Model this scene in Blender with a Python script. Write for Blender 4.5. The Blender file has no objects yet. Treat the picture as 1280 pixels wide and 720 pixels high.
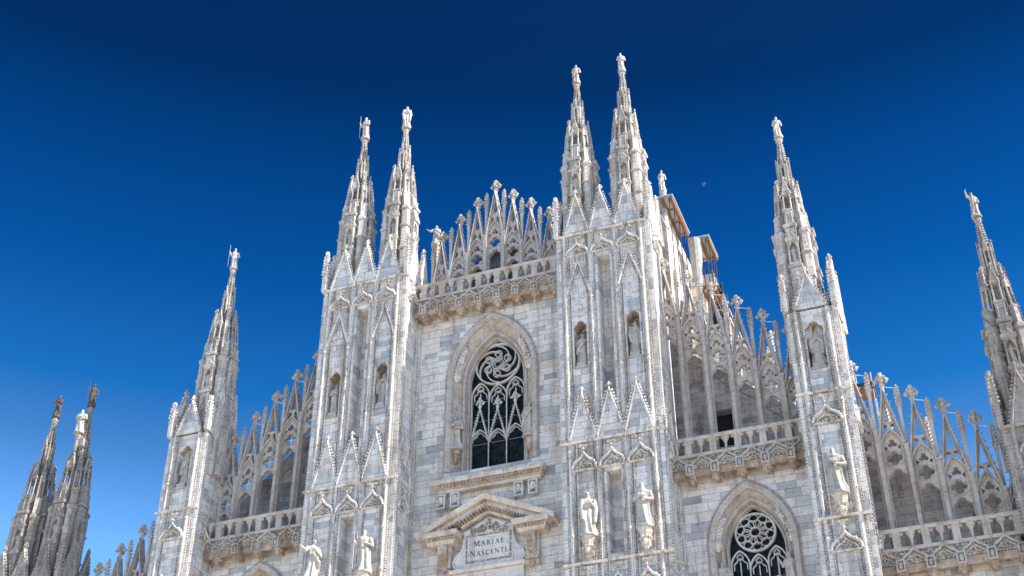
import bpy, math, random
from math import sin, cos, pi, sqrt, radians
from mathutils import Matrix, Vector
from mathutils.geometry import tessellate_polygon

random.seed(7)
S = bpy.context.scene
COL = S.collection

# ------------------------------------------------------------------ camera
cd = bpy.data.cameras.new('camera'); cam = bpy.data.objects.new('camera', cd); COL.objects.link(cam)
YAW, PITCH, ROLL = 0.36217, 0.61870, -0.00078
fwd = Vector((-sin(YAW)*cos(PITCH), cos(YAW)*cos(PITCH), sin(PITCH)))
rgt = Vector((cos(YAW), sin(YAW), 0)); up = rgt.cross(fwd)
r2 = rgt*cos(ROLL)+up*sin(ROLL); u2 = up*cos(ROLL)-rgt*sin(ROLL)
cam.matrix_world = Matrix(((r2.x, u2.x, -fwd.x, 24.162), (r2.y, u2.y, -fwd.y, -60.5565), (r2.z, u2.z, -fwd.z, 1.7), (0, 0, 0, 1)))
cd.sensor_width = 36; cd.lens = 1700.03/1280*36; cd.clip_start = 0.1; cd.clip_end = 20000
S.camera = cam

# ------------------------------------------------------------------ sky, sun, exposure
SUN_EL, SUN_AZ = radians(45), radians(1.6)          # azimuth measured from +X towards the viewer (-Y)
sd = Vector((cos(SUN_EL)*cos(SUN_AZ), -cos(SUN_EL)*sin(SUN_AZ), sin(SUN_EL)))
W = bpy.data.worlds.new('World'); S.world = W; W.use_nodes = True
nt = W.node_tree; bgn = nt.nodes['Background']
sky = nt.nodes.new('ShaderNodeTexSky'); sky.sky_type = 'NISHITA'; sky.sun_disc = False
sky.sun_elevation = SUN_EL; sky.sun_rotation = math.atan2(sd.x, sd.y)
sky.altitude = 300; sky.air_density = 1.0; sky.dust_density = 0.6; sky.ozone_density = 3.0
# a deep polarised blue: the clear sky is darker and more saturated towards the zenith
tc = nt.nodes.new('ShaderNodeTexCoord'); sx = nt.nodes.new('ShaderNodeSeparateXYZ'); nt.links.new(tc.outputs['Generated'], sx.inputs[0])
rp = nt.nodes.new('ShaderNodeValToRGB'); nt.links.new(sx.outputs[2], rp.inputs[0])
SK = [(0.0, (1.0, 1.0, 1.0)), (0.4, (0.76, 0.798, 0.817)), (0.463, (0.3095, 0.441, 0.4952)), (0.504, (0.0658, 0.3172, 0.4449)), (0.576, (0.0123, 0.1974, 0.3365)), (0.65, (0.0062, 0.12, 0.2205)), (0.69, (0.0049, 0.0722, 0.1354)), (0.8, (0.0247, 0.0656, 0.1148))]
while len(rp.color_ramp.elements) < len(SK): rp.color_ramp.elements.new(0.5)
for e_, (p_, c_) in zip(rp.color_ramp.elements, SK): e_.position = p_; e_.color = (*c_, 1)
gam = nt.nodes.new('ShaderNodeHueSaturation'); gam.inputs['Saturation'].default_value = 1.22; gam.inputs['Value'].default_value = 0.9
mu = nt.nodes.new('ShaderNodeMix'); mu.data_type = 'RGBA'; mu.blend_type = 'MULTIPLY'; mu.inputs[0].default_value = 1
nt.links.new(sky.outputs[0], gam.inputs['Color']); nt.links.new(gam.outputs[0], mu.inputs[6]); nt.links.new(rp.outputs[0], mu.inputs[7]); nt.links.new(mu.outputs[2], bgn.inputs[0])
bgn.inputs[1].default_value = 0.15
ld = bpy.data.lights.new('sun', 'SUN'); ld.energy = 3.2; ld.angle = radians(0.53); ld.color = (1, 0.93, 0.82)
lo = bpy.data.objects.new('sun', ld); COL.objects.link(lo); lo.rotation_euler = sd.to_track_quat('Z', 'Y').to_euler(); lo.location = (60, -40, 90)
S.view_settings.view_transform = 'Standard'; S.view_settings.look = 'None'
S.view_settings.exposure = 1.62; S.view_settings.gamma = 1.0
S.view_settings.use_curve_mapping = False

# ------------------------------------------------------------------ materials
def N(nt, t, **kw):
    n = nt.nodes.new(t)
    for k, v in kw.items():
        if k.startswith('i_'): n.inputs[int(k[2:])].default_value = v
        else: setattr(n, k, v)
    return n
def ramp(nt, src, stops, interp='LINEAR'):
    r = nt.nodes.new('ShaderNodeValToRGB'); r.color_ramp.interpolation = interp
    e = r.color_ramp.elements
    while len(e) < len(stops): e.new(0.5)
    for q, (p, c) in zip(e, stops): q.position = p; q.color = (c[0], c[1], c[2], 1) if len(c) == 3 else c
    nt.links.new(src, r.inputs[0]); return r
def mixc(nt, fac, a, b, mode='MIX'):
    m = nt.nodes.new('ShaderNodeMix'); m.data_type = 'RGBA'; m.blend_type = mode
    for s, i in ((fac, 0), (a, 6), (b, 7)):
        if hasattr(s, 'links'): nt.links.new(s, m.inputs[i])
        else: m.inputs[i].default_value = s if i == 0 else (s[0], s[1], s[2], 1)
    return m.outputs[2]
def mth(nt, op, a, b=0.0, c=None):
    m = nt.nodes.new('ShaderNodeMath'); m.operation = op
    for i, s in enumerate((a, b) if c is None else (a, b, c)):
        if hasattr(s, 'links'): nt.links.new(s, m.inputs[i])
        else: m.inputs[i].default_value = s
    return m.outputs[0]
def noise(nt, vec, scale, detail=4, rough=0.6):
    n = nt.nodes.new('ShaderNodeTexNoise'); n.inputs['Scale'].default_value = scale
    n.inputs['Detail'].default_value = detail; n.inputs['Roughness'].default_value = rough
    nt.links.new(vec, n.inputs['Vector']); return n.outputs['Fac']
def mapped(nt, vec, sc=(1, 1, 1), rot=(0, 0, 0)):
    m = nt.nodes.new('ShaderNodeMapping'); m.inputs['Scale'].default_value = sc; m.inputs['Rotation'].default_value = rot
    nt.links.new(vec, m.inputs['Vector']); return m.outputs[0]
def base_mat(name, rough=0.75):
    m = bpy.data.materials.new(name); m.use_nodes = True
    b = m.node_tree.nodes['Principled BSDF']; b.inputs['Roughness'].default_value = rough
    b.inputs['Specular IOR Level'].default_value = 0.25
    return m, m.node_tree, b

def marble(name, pal, block=None, dirt=0.5, dirtcol=(0.20, 0.165, 0.13), stain=0.0, staincol=(0.42, 0.27, 0.15), bump=0.35, cover=0.515, relief=0.0, ds_=5.5):
    """marble: pal = list of block colours; block=(width, height) gives coursed ashlar"""
    m, nt, b = base_mat(name)
    g = N(nt, 'ShaderNodeNewGeometry'); P = g.outputs['Position']
    sp = N(nt, 'ShaderNodeSeparateXYZ'); nt.links.new(P, sp.inputs[0])
    warp = noise(nt, P, 0.35, 2)
    if block:
        w, h = block
        xx = mth(nt, 'ADD', sp.outputs[0], mth(nt, 'MULTIPLY', sp.outputs[1], 0.83))
        zz = mth(nt, 'ADD', mth(nt, 'DIVIDE', sp.outputs[2], h), mth(nt, 'MULTIPLY', mth(nt, 'SINE', mth(nt, 'MULTIPLY', sp.outputs[2], 1.7)), 0.42))
        row = mth(nt, 'FLOOR', zz)
        wn = N(nt, 'ShaderNodeTexWhiteNoise', noise_dimensions='1D'); nt.links.new(row, wn.inputs['W'])
        ww = mth(nt, 'MULTIPLY_ADD', wn.outputs['Value'], 0.7*w, 0.7*w)
        off = mth(nt, 'MULTIPLY', wn.outputs['Value'], 37.7)
        xc = mth(nt, 'ADD', mth(nt, 'DIVIDE', xx, ww), off)
        colm = mth(nt, 'FLOOR', xc)
        cv = N(nt, 'ShaderNodeCombineXYZ'); nt.links.new(row, cv.inputs[0]); nt.links.new(colm, cv.inputs[1])
        w2 = N(nt, 'ShaderNodeTexWhiteNoise', noise_dimensions='3D'); nt.links.new(cv.outputs[0], w2.inputs['Vector'])
        rnd = w2.outputs['Value']; rc = w2.outputs['Color']
        fx = mth(nt, 'FRACT', xc); fz = mth(nt, 'FRACT', zz)
        ex = mth(nt, 'MULTIPLY', mth(nt, 'MINIMUM', fx, mth(nt, 'SUBTRACT', 1.0, fx)), ww)
        ez = mth(nt, 'MULTIPLY', mth(nt, 'MINIMUM', fz, mth(nt, 'SUBTRACT', 1.0, fz)), h)
        joint = mth(nt, 'LESS_THAN', mth(nt, 'MINIMUM', ex, ez), 0.011)
        n = len(pal); col = ramp(nt, rnd, [(i/n, c) for i, c in enumerate(pal)], 'CONSTANT').outputs[0]
        # veins of the individual slab run in their own direction
        va = N(nt, 'ShaderNodeVectorMath', operation='MULTIPLY_ADD')
        nt.links.new(rc, va.inputs[0]); va.inputs[1].default_value = (31, 17, 23); nt.links.new(P, va.inputs[2])
        vp = mapped(nt, va.outputs[0], (0.8, 0.8, 4.2), (0.0, 0.5, 0.3))
    else:
        joint = None
        big = noise(nt, P, 0.9, 3); n = len(pal)
        col = ramp(nt, big, [(0.3+0.4*i/max(1, n-1), c) for i, c in enumerate(pal)]).outputs[0]
        vp = mapped(nt, P, (1.2, 1.2, 3.0), (0.0, 0.5, 0.3))
    vein = noise(nt, vp, 1.6, 8, 0.68)
    vv = ramp(nt, vein, [(0.36, (0.66, 0.67, 0.70)), (0.50, (1, 1, 1)), (0.62, (1.0, 0.985, 0.96)), (0.74, (0.80, 0.76, 0.72))]).outputs[0]
    col = mixc(nt, 0.85, col, vv, 'MULTIPLY')
    # soot and lichen that rain left in streaks
    st = mapped(nt, P, (2.6, 2.6, 0.35))
    s1 = noise(nt, st, 1.3, 6, 0.7); s2 = noise(nt, P, ds_, 6, 0.72)
    ds = mth(nt, 'ADD', mth(nt, 'MULTIPLY', s1, 0.5), mth(nt, 'MULTIPLY', s2, 0.5))
    df = ramp(nt, ds, [(cover, (0, 0, 0)), (cover+0.10, (1, 1, 1))]).outputs[0]
    col = mixc(nt, mth(nt, 'MULTIPLY', df, dirt), col, dirtcol)
    rs = noise(nt, mapped(nt, P, (1.5, 1.5, 0.13)), 1.0, 5, 0.6)
    col = mixc(nt, 0.9, col, ramp(nt, rs, [(0.40, (1, 1, 1)), (0.56, (0.93, 0.91, 0.88)), (0.66, (0.66, 0.62, 0.57))]).outputs[0], 'MULTIPLY')
    if stain:
        s3 = noise(nt, mapped(nt, P, (1.1, 1.1, 0.7)), 1.5, 5, 0.65)
        sf = ramp(nt, s3, [(0.42, (0, 0, 0)), (0.62, (1, 1, 1))]).outputs[0]
        col = mixc(nt, mth(nt, 'MULTIPLY', sf, stain), col, staincol)
    if relief:
        vo = N(nt, 'ShaderNodeTexVoronoi', feature='F1'); vo.inputs['Scale'].default_value = relief; vo.inputs['Randomness'].default_value = 0.8
        wv = N(nt, 'ShaderNodeVectorMath', operation='MULTIPLY_ADD'); nz = N(nt, 'ShaderNodeTexNoise'); nz.inputs['Scale'].default_value = 4.0; nt.links.new(P, nz.inputs['Vector'])
        nt.links.new(nz.outputs['Color'], wv.inputs[0]); wv.inputs[1].default_value = (0.25,)*3; nt.links.new(P, wv.inputs[2]); nt.links.new(wv.outputs[0], vo.inputs['Vector'])
        vd = ramp(nt, mth(nt, 'MULTIPLY', vo.outputs['Distance'], 1.0), [(0.40, (0, 0, 0)), (0.62, (1, 1, 1))]).outputs[0]
        col = mixc(nt, mth(nt, 'MULTIPLY', vd, 0.8), col, (dirtcol[0]*0.9, dirtcol[1]*0.9, dirtcol[2]*0.9))
    if joint is not None: col = mixc(nt, mth(nt, 'MULTIPLY', joint, mth(nt, 'MULTIPLY', s1, 1.5)), col, (0.15, 0.135, 0.13))
    nt.links.new(col, b.inputs['Base Color'])
    hgt = mth(nt, 'ADD', mth(nt, 'MULTIPLY', noise(nt, P, 9, 5, 0.65), 0.6), mth(nt, 'MULTIPLY', vein, 0.3))
    if joint is not None: hgt = mth(nt, 'SUBTRACT', hgt, mth(nt, 'MULTIPLY', joint, 0.35))
    if relief: hgt = mth(nt, 'SUBTRACT', hgt, mth(nt, 'MULTIPLY', vd, 1.2))
    bp = N(nt, 'ShaderNodeBump'); bp.inputs['Strength'].default_value = bump; bp.inputs['Distance'].default_value = 0.05
    nt.links.new(hgt, bp.inputs['Height']); nt.links.new(bp.outputs[0], b.inputs['Normal'])
    rr = ramp(nt, s2, [(0.3, (0.55,)*3), (0.7, (0.85,)*3)]).outputs[0]; nt.links.new(rr, b.inputs['Roughness'])
    return m
def plain(name, c, rough=0.7, metal=0.0, var=0.25, sc=4.0):
    m, nt, b = base_mat(name, rough); b.inputs['Metallic'].default_value = metal
    g = N(nt, 'ShaderNodeNewGeometry'); f = noise(nt, g.outputs['Position'], sc, 5)
    lo_ = tuple(x*(1-var) for x in c); hi = tuple(min(1, x*(1+var)) for x in c)
    nt.links.new(ramp(nt, f, [(0.3, lo_), (0.7, hi)]).outputs[0], b.inputs['Base Color'])
    return m

WHT = (0.80, 0.755, 0.72); PNK = (0.77, 0.665, 0.61); GRY = (0.60, 0.58, 0.575); BLU = (0.50, 0.50, 0.52); CRM = (0.72, 0.66, 0.59); DRK = (0.42, 0.41, 0.42)
M = {}
M['wall'] = marble('ashlar_marble_wall', [WHT, PNK, WHT, GRY, WHT, WHT, (0.66, 0.645, 0.63), (0.52, 0.51, 0.525), WHT, (0.70, 0.63, 0.57), WHT, BLU, (0.74, 0.66, 0.61), WHT, (0.63, 0.61, 0.60), DRK], (0.95, 0.40), dirt=0.5)
M['pier'] = marble('ashlar_marble_pier', [WHT, WHT, GRY, WHT, (0.68, 0.66, 0.65), WHT, WHT, (0.60, 0.59, 0.60), WHT, (0.48, 0.49, 0.52), PNK], (0.85, 0.47), dirt=0.5)
M['carv'] = marble('carved_marble', [(0.62, 0.58, 0.54), WHT, (0.66, 0.62, 0.57)], None, dirt=0.85, dirtcol=(0.17, 0.125, 0.095), bump=0.6, cover=0.495, ds_=9)
M['filig'] = marble('carved_filigree_marble', [(0.64, 0.57, 0.50), (0.70, 0.65, 0.60), (0.58, 0.50, 0.42)], None, dirt=0.5, dirtcol=(0.17, 0.13, 0.10), bump=0.8, cover=0.52, relief=8.5, ds_=10)
M['colo'] = marble('colonette_marble', [(0.74, 0.71, 0.67), WHT], None, dirt=0.9, dirtcol=(0.17, 0.12, 0.09), bump=0.4, cover=0.50, ds_=13)
M['spire'] = marble('spire_marble', [(0.64, 0.60, 0.56), (0.58, 0.53, 0.48), (0.48, 0.44, 0.41), (0.62, 0.58, 0.53)], (0.6, 0.75), dirt=0.85, dirtcol=(0.16, 0.125, 0.10), bump=0.4, cover=0.51, ds_=7)
M['lace'] = marble('lace_carved_marble', [(0.70, 0.65, 0.61), (0.66, 0.58, 0.51)], None, dirt=0.45, dirtcol=(0.17, 0.13, 0.105), bump=0.8, cover=0.51, relief=12.0, ds_=9)
M['spired'] = marble('weathered_shaded_spire_marble', [(0.48, 0.43, 0.39), (0.37, 0.33, 0.31), (0.43, 0.38, 0.34)], (0.6, 0.75), dirt=0.8, dirtcol=(0.13, 0.115, 0.11), bump=0.5)  # weathered, plus the shade on the far left spires put into the colour
M['core'] = marble('gap_shade_spire_core', [(0.30, 0.27, 0.25), (0.24, 0.21, 0.20)], None, dirt=0.7, dirtcol=(0.10, 0.09, 0.085), bump=0.5)  # darkened core: the shade in the gaps between shafts is in the colour
M['screen'] = marble('screen_marble', [(0.51, 0.465, 0.43), (0.58, 0.54, 0.51), (0.44, 0.395, 0.365)], None, cover=0.53, dirt=0.6, dirtcol=(0.19, 0.15, 0.13), stain=0.25, bump=0.5)
M['backwall'] = marble('shaded_aisle_wall_marble', [(0.38, 0.385, 0.41), (0.45, 0.445, 0.455), (0.33, 0.34, 0.37), (0.48, 0.45, 0.44), (0.41, 0.41, 0.43), (0.27, 0.28, 0.31), (0.44, 0.42, 0.42)], (0.9, 0.36), dirt=0.75, dirtcol=(0.14, 0.12, 0.11), cover=0.50)  # dark blue-grey palette: the deep shade behind the screens is painted in
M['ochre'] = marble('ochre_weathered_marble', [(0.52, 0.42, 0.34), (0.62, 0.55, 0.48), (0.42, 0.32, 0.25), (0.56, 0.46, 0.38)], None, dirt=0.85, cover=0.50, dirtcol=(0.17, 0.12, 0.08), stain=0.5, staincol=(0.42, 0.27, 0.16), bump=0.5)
M['warm'] = marble('warm_pediment_marble', [(0.68, 0.59, 0.51), (0.70, 0.64, 0.58), (0.62, 0.52, 0.44)], None, dirt=0.55, dirtcol=(0.16, 0.12, 0.10), stain=0.3, bump=0.4)
M['recess_shade'] = marble('recess_shade_marble', [(0.20, 0.18, 0.17), (0.28, 0.25, 0.23)], None, dirt=0.8, dirtcol=(0.06, 0.055, 0.05), bump=0.5)  # for flat backing plates: the shade of the mask recesses put into the colour
M['reveal'] = marble('window_reveal_marble', [(0.58, 0.54, 0.50), (0.50, 0.45, 0.41), (0.62, 0.56, 0.50)], None, dirt=0.8, stain=0.35, bump=0.4)
M['white'] = marble('clean_white_marble', [(0.53, 0.50, 0.47), (0.46, 0.43, 0.40)], None, dirt=0.6, bump=0.2)
M['panel'] = marble('polished_panel_marble', [(0.74, 0.69, 0.66), (0.68, 0.63, 0.60)], None, dirt=0.25, bump=0.15)
M['statue'] = marble('statue_marble', [(0.58, 0.53, 0.49), (0.50, 0.45, 0.41)], None, dirt=0.35, bump=0.2)
M['statued'] = marble('weathered_statue_marble', [(0.56, 0.49, 0.43), (0.46, 0.38, 0.33)], None, dirt=0.6, dirtcol=(0.15, 0.10, 0.08), bump=0.3)
M['trac'] = marble('tracery_marble', [(0.66, 0.65, 0.63), (0.72, 0.71, 0.69)], None, dirt=0.25, bump=0.15)
M['bronze'] = plain('dark_bronze', (0.10, 0.072, 0.058), 0.6, 0.0, 0.4, 14)
M['dark'] = plain('dark_void_boards', (0.02, 0.02, 0.022), 0.8)
M['lead'] = plain('lead_roof_sheets', (0.10, 0.11, 0.125), 0.6)
M['ink'] = plain('blackened_lettering', (0.035, 0.03, 0.03), 0.6)
M['wood'] = plain('scaffold_planks', (0.27, 0.135, 0.065), 0.8, var=0.4)
M['woodd'] = plain('dark_timber', (0.07, 0.05, 0.04), 0.8, var=0.3)
M['sheet'] = plain('shelter_sheet', (0.62, 0.63, 0.65), 0.5, var=0.08)
M['tarp'] = plain('grey_netting', (0.36, 0.345, 0.32), 0.85, var=0.2)
M['steel'] = plain('galvanised_steel', (0.42, 0.42, 0.42), 0.45, 0.6)
M['bar'] = plain('white_iron_bar', (0.70, 0.70, 0.68), 0.5)
M['pave'] = marble('piazza_paving', [(0.52, 0.48, 0.43), (0.56, 0.52, 0.46), (0.48, 0.44, 0.40)], None, dirt=0.2)
gm, gnt, gb = base_mat('leaded_glass', 0.12); M['glass'] = gm
gb.inputs['Base Color'].default_value = (0.008, 0.011, 0.012, 1); gb.inputs['Specular IOR Level'].default_value = 0.10
_g = N(gnt, 'ShaderNodeNewGeometry'); _v = N(gnt, 'ShaderNodeTexVoronoi'); _v.inputs['Scale'].default_value = 4.0; gnt.links.new(mapped(gnt, _g.outputs['Position'], (1.4, 1, 1)), _v.inputs['Vector'])
gnt.links.new(ramp(gnt, _v.outputs['Color'], [(0.2, (0.004, 0.007, 0.008)), (0.8, (0.02, 0.026, 0.028))]).outputs[0], gb.inputs['Base Color'])
gnt.links.new(ramp(gnt, noise(gnt, _g.outputs['Position'], 3.0, 4), [(0.3, (0.22,)*3), (0.7, (0.6,)*3)]).outputs[0], gb.inputs['Roughness'])
mm, mnt, mb_ = base_mat('moon_rock', 1.0); M['moon'] = mm
_t = N(mnt, 'ShaderNodeBsdfTransparent'); _m = N(mnt, 'ShaderNodeMixShader', i_0=0.055)
mnt.links.new(_t.outputs[0], _m.inputs[1]); mnt.links.new(mb_.outputs[0], _m.inputs[2]); mnt.links.new(_m.outputs[0], mnt.nodes['Material Output'].inputs[0])

# ------------------------------------------------------------------ mesh builder
class MB:
    def __init__(s): s.v = []; s.f = []; s.M = None
    def add(s, vs, fs):
        b = len(s.v)
        if s.M is not None: vs = [s.M @ Vector(p) for p in vs]
        s.v.extend(tuple(p) for p in vs); s.f.extend([tuple(i+b for i in f) for f in fs])
    def merge(s, o, M):
        old = s.M; s.M = M if old is None else old @ M; s.add(o.v, o.f); s.M = old
    def box(s, x0, x1, y0, y1, z0, z1):
        s.add([(x0,y0,z0),(x1,y0,z0),(x1,y1,z0),(x0,y1,z0),(x0,y0,z1),(x1,y0,z1),(x1,y1,z1),(x0,y1,z1)],
              [(0,3,2,1),(4,5,6,7),(0,1,5,4),(1,2,6,5),(2,3,7,6),(3,0,4,7)])
    def slab(s, x0, x1, y0, y1, z0, z1, c=0.05):
        """moulded cornice: lower edge cut back (front and ends)"""
        zm = z0+(z1-z0)*0.55
        s.add([(x0+c,y0+c,z0),(x1-c,y0+c,z0),(x1-c,y1,z0),(x0+c,y1,z0),(x0,y0,zm),(x1,y0,zm),(x1,y1,zm),(x0,y1,zm),(x0,y0,z1),(x1,y0,z1),(x1,y1,z1),(x0,y1,z1)],
              [(0,3,2,1),(0,1,5,4),(1,2,6,5),(2,3,7,6),(3,0,4,7),(4,5,9,8),(5,6,10,9),(6,7,11,10),(7,4,8,11),(8,9,10,11)])
    def plate(s, outer, holes, y0, y1):
        """polygon in XZ with holes, thickness y0 (front) .. y1 (back)"""
        loops = [outer]+list(holes); flat = [p for l in loops for p in l]; n = len(flat)
        tris = tessellate_polygon([[Vector((p[0], p[1], 0)) for p in l] for l in loops])
        vs = [(p[0], y0, p[1]) for p in flat]+[(p[0], y1, p[1]) for p in flat]; fs = []
        for t in tris:
            a, b_, c = (flat[i] for i in t)
            ar = (b_[0]-a[0])*(c[1]-a[1])-(b_[1]-a[1])*(c[0]-a[0])
            t = tuple(t) if ar > 0 else tuple(reversed(t))
            fs.append(t); fs.append(tuple(i+n for i in reversed(t)))
        k = 0
        for li, l in enumerate(loops):
            ar = sum(l[i][0]*l[(i+1) % len(l)][1]-l[(i+1) % len(l)][0]*l[i][1] for i in range(len(l)))
            ccw = (ar > 0) != (li > 0)
            for i in range(len(l)):
                a, b_ = k+i, k+(i+1) % len(l)
                fs.append((b_, a, a+n, b_+n) if not ccw else (a, a+n, b_+n, b_)[::-1])
            k += len(l)
        s.add(vs, fs)
    def bar(s, path, w, y0, y1, closed=False, ch=0.3):
        """moulded rib along a path in XZ, width w, from y0 (front) to y1"""
        n = len(path); prof = [(-w/2, y1), (-w/2, y0+w*ch), (-w*0.22, y0), (w*0.22, y0), (w/2, y0+w*ch), (w/2, y1)]
        rings = []
        for i, p in enumerate(path):
            a = path[(i-1) % n] if (closed or i > 0) else p; c = path[(i+1) % n] if (closed or i < n-1) else p
            t1 = Vector((p[0]-a[0], p[1]-a[1])); t2 = Vector((c[0]-p[0], c[1]-p[1]))
            if t1.length < 1e-9: t1 = t2
            if t2.length < 1e-9: t2 = t1
            t1.normalize(); t2.normalize(); t = t1+t2
            if t.length < 1e-6: t = t1
            t.normalize(); k = 1/max(0.5, t.dot(t1)); nx, nz = -t.y*k, t.x*k
            rings.append([(p[0]+nx*q[0], q[1], p[1]+nz*q[0]) for q in prof])
        vs = [q for r in rings for q in r]; fs = []; m = len(prof)
        for i in range(n if closed else n-1):
            j = (i+1) % n
            for k in range(m): fs.append((i*m+k, i*m+(k+1) % m, j*m+(k+1) % m, j*m+k))
        if not closed: fs.append(tuple(range(m))[::-1]); fs.append(tuple((n-1)*m+k for k in range(m)))
        s.add(vs, fs)
    def tube(s, path, r, n=6):
        path = [Vector(p) for p in path]; m = len(path); vs = []
        ref = None
        for i, p in enumerate(path):
            t = (path[min(i+1, m-1)]-path[max(i-1, 0)]).normalized()
            if ref is None: ref = Vector((0, 0, 1)) if abs(t.z) < 0.9 else Vector((1, 0, 0))
            a = t.cross(ref).normalized(); b_ = a.cross(t); rr = r[i] if isinstance(r, (list, tuple)) else r
            for k in range(n):
                q = 2*pi*(k+0.5)/n; vs.append(p+a*(cos(q)*rr)+b_*(sin(q)*rr))
        fs = [(i*n+k, (i+1)*n+k, (i+1)*n+(k+1) % n, i*n+(k+1) % n)[::-1] for i in range(m-1) for k in range(n)]
        fs.append(tuple(range(n))[::-1]); fs.append(tuple((m-1)*n+k for k in range(n)))
        s.add(vs, fs)
    def lathe(s, cx, cy, prof, n=8, rot=0.0, sx=1, sy=1):
        vs = []; m = len(prof)
        for r, z in prof:
            for k in range(n):
                q = 2*pi*k/n+rot; vs.append((cx+cos(q)*r*sx, cy+sin(q)*r*sy, z))
        fs = [(i*n+k, i*n+(k+1) % n, (i+1)*n+(k+1) % n, (i+1)*n+k) for i in range(m-1) for k in range(n)]
        fs.append(tuple(range(n))[::-1]); fs.append(tuple((m-1)*n+k for k in range(n)))
        s.add(vs, fs)
    def blob(s, x, y, z, rx, ry=None, rz=None, n=6, m=4, jit=0.0):
        ry = ry or rx; rz = rz or rx; vs = [(x, y, z-rz)]
        for i in range(1, m):
            a = -pi/2+pi*i/m
            for k in range(n):
                q = 2*pi*k/n+i*0.4; j = 1+random.uniform(-jit, jit)
                vs.append((x+cos(q)*cos(a)*rx*j, y+sin(q)*cos(a)*ry*j, z+sin(a)*rz*j))
        vs.append((x, y, z+rz)); fs = [(0, 1+(k+1) % n, 1+k) for k in range(n)]
        for i in range(m-2):
            for k in range(n): fs.append((1+i*n+k, 1+i*n+(k+1) % n, 1+(i+1)*n+(k+1) % n, 1+(i+1)*n+k))
        L = len(vs)-1; b_ = 1+(m-2)*n
        fs += [(L, b_+k, b_+(k+1) % n) for k in range(n)]
        s.add(vs, fs)
    def leaf(s, x, y, z, r):
        """crocket: a small curled leaf, an irregular octahedron"""
        j = lambda: r*random.uniform(0.7, 1.25)
        s.add([(x+j(), y, z+r*0.2), (x-j(), y, z-r*0.1), (x, y+j()*0.9, z), (x, y-j()*0.9, z), (x, y, z+j()), (x, y, z-j())],
              [(0,2,4),(2,1,4),(1,3,4),(3,0,4),(2,0,5),(1,2,5),(3,1,5),(0,3,5)])
    def finial(s, x, y, z, h):
        """stem, knob, cross of four leaves, top bud; h = total height"""
        s.lathe(x, y, [(h*0.10, z), (h*0.075, z+h*0.25), (h*0.15, z+h*0.33), (h*0.08, z+h*0.42), (h*0.10, z+h*0.9)], 6)
        for dx, dy in ((1, 0), (-1, 0), (0, 1), (0, -1)):
            s.leaf(x+dx*h*0.22, y+dy*h*0.20, z+h*0.60, h*0.15)
            s.leaf(x+dx*h*0.13, y+dy*h*0.13, z+h*0.80, h*0.10)
        s.blob(x, y, z+h*0.92, h*0.12, n=6, m=4, jit=0.2)
    def build(s, name, mat, parent=None, smooth=False, loc=None):
        me = bpy.data.meshes.new(name); me.from_pydata(s.v, [], s.f); me.materials.append(mat)
        if smooth: me.shade_smooth()
        me.update()
        o = bpy.data.objects.new(name, me); COL.objects.link(o)
        if parent is not None: o.parent = parent
        if loc: o.location = loc
        return o
def RZ(a, loc=(0, 0, 0)): return Matrix.Translation(loc) @ Matrix.Rotation(a, 4, 'Z')
def tag(o, label=None, cat=None, group=None, kind=None):
    for k, v in (('label', label), ('category', cat), ('group', group), ('kind', kind)):
        if v: o[k] = v
    return o
def empty(name, loc=(0, 0, 0)):
    o = bpy.data.objects.new(name, None); COL.objects.link(o); o.location = loc; return o
def copy_tree(o, parent, loc=None):
    c = o.copy(); COL.objects.link(c); c.parent = parent
    if loc is not None: c.location = loc
    for ch in o.children:
        d = ch.copy(); COL.objects.link(d); d.parent = c
    return c

# ------------------------------------------------------------------ 2D shapes (x, z)
def arch(cx, w, zs, za, n=10):
    """pointed arch from left spring over the apex to right spring"""
    h = za-zs; R = (w*w+h*h)/(2*w); a1 = math.asin(min(1, h/R))
    if h > R: a1 = pi/2
    L = [(cx-w+R-R*cos(a1*i/n), zs+R*sin(a1*i/n)) for i in range(n+1)]
    return L+[(2*cx-x, z) for x, z in L[-2::-1]]
def ogee(cx, w, z0, z1, n=6):
    L = []
    for i in range(n+1):
        t = i/n
        if t < 0.6:
            a = t/0.6*pi/2*0.8; L.append((cx-w+w*0.62*(1-cos(a)), z0+(z1-z0)*0.58*sin(a)))
        else:
            q = (t-0.6)/0.4; x0, zz0 = L[int(n*0.6)] if int(n*0.6) < len(L) else L[-1]
            L.append((x0+(cx-x0)*q, zz0+(z1-zz0)*(0.35*q+0.65*q*q)))
    return L+[(2*cx-x, z) for x, z in L[-2::-1]]
def foil(cx, cz, n, R, rot=0.0, k=6, ratio=0.52):
    d = R*ratio; rl = R-d; out = []
    rl = max(rl, d*sin(pi/n)*1.02)
    for l in range(n):
        for i in range(k):
            ph = -pi/n+2*pi/n*i/k; r = d*cos(ph)+sqrt(max(0, rl*rl-(d*sin(ph))**2)); a = rot+2*pi*l/n+ph
            out.append((cx+r*cos(a), cz+r*sin(a)))
    return out
def trefoil_open(cx, w, z0, zt, k=5):
    """opening with straight jambs and a three-lobed head; zt = top of the upper lobe"""
    r = w*0.56; cz = zt-w*1.12; out = [(cx-w, z0)]
    pts = []
    for i in range(k+1):                                   # left lobe
        a = pi+0.9 - (pi*0.5+0.9+0.35)*i/k; pts.append((cx-w*0.50+r*0.92*cos(a), cz+r*0.92*sin(a)))
    for i in range(k+1):                                   # top lobe
        a = pi-0.25-(pi-0.5)*i/k; pts.append((cx+r*cos(a), zt-r+r*sin(a)))
    pts = [(min(x, cx) if i <= k else x, z) for i, (x, z) in enumerate(pts)]
    left = pts[:k+1]; top = pts[k+1:]
    return out+left+top+[(2*cx-x, z) for x, z in left[::-1]]+[(cx+w, z0)]
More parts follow.
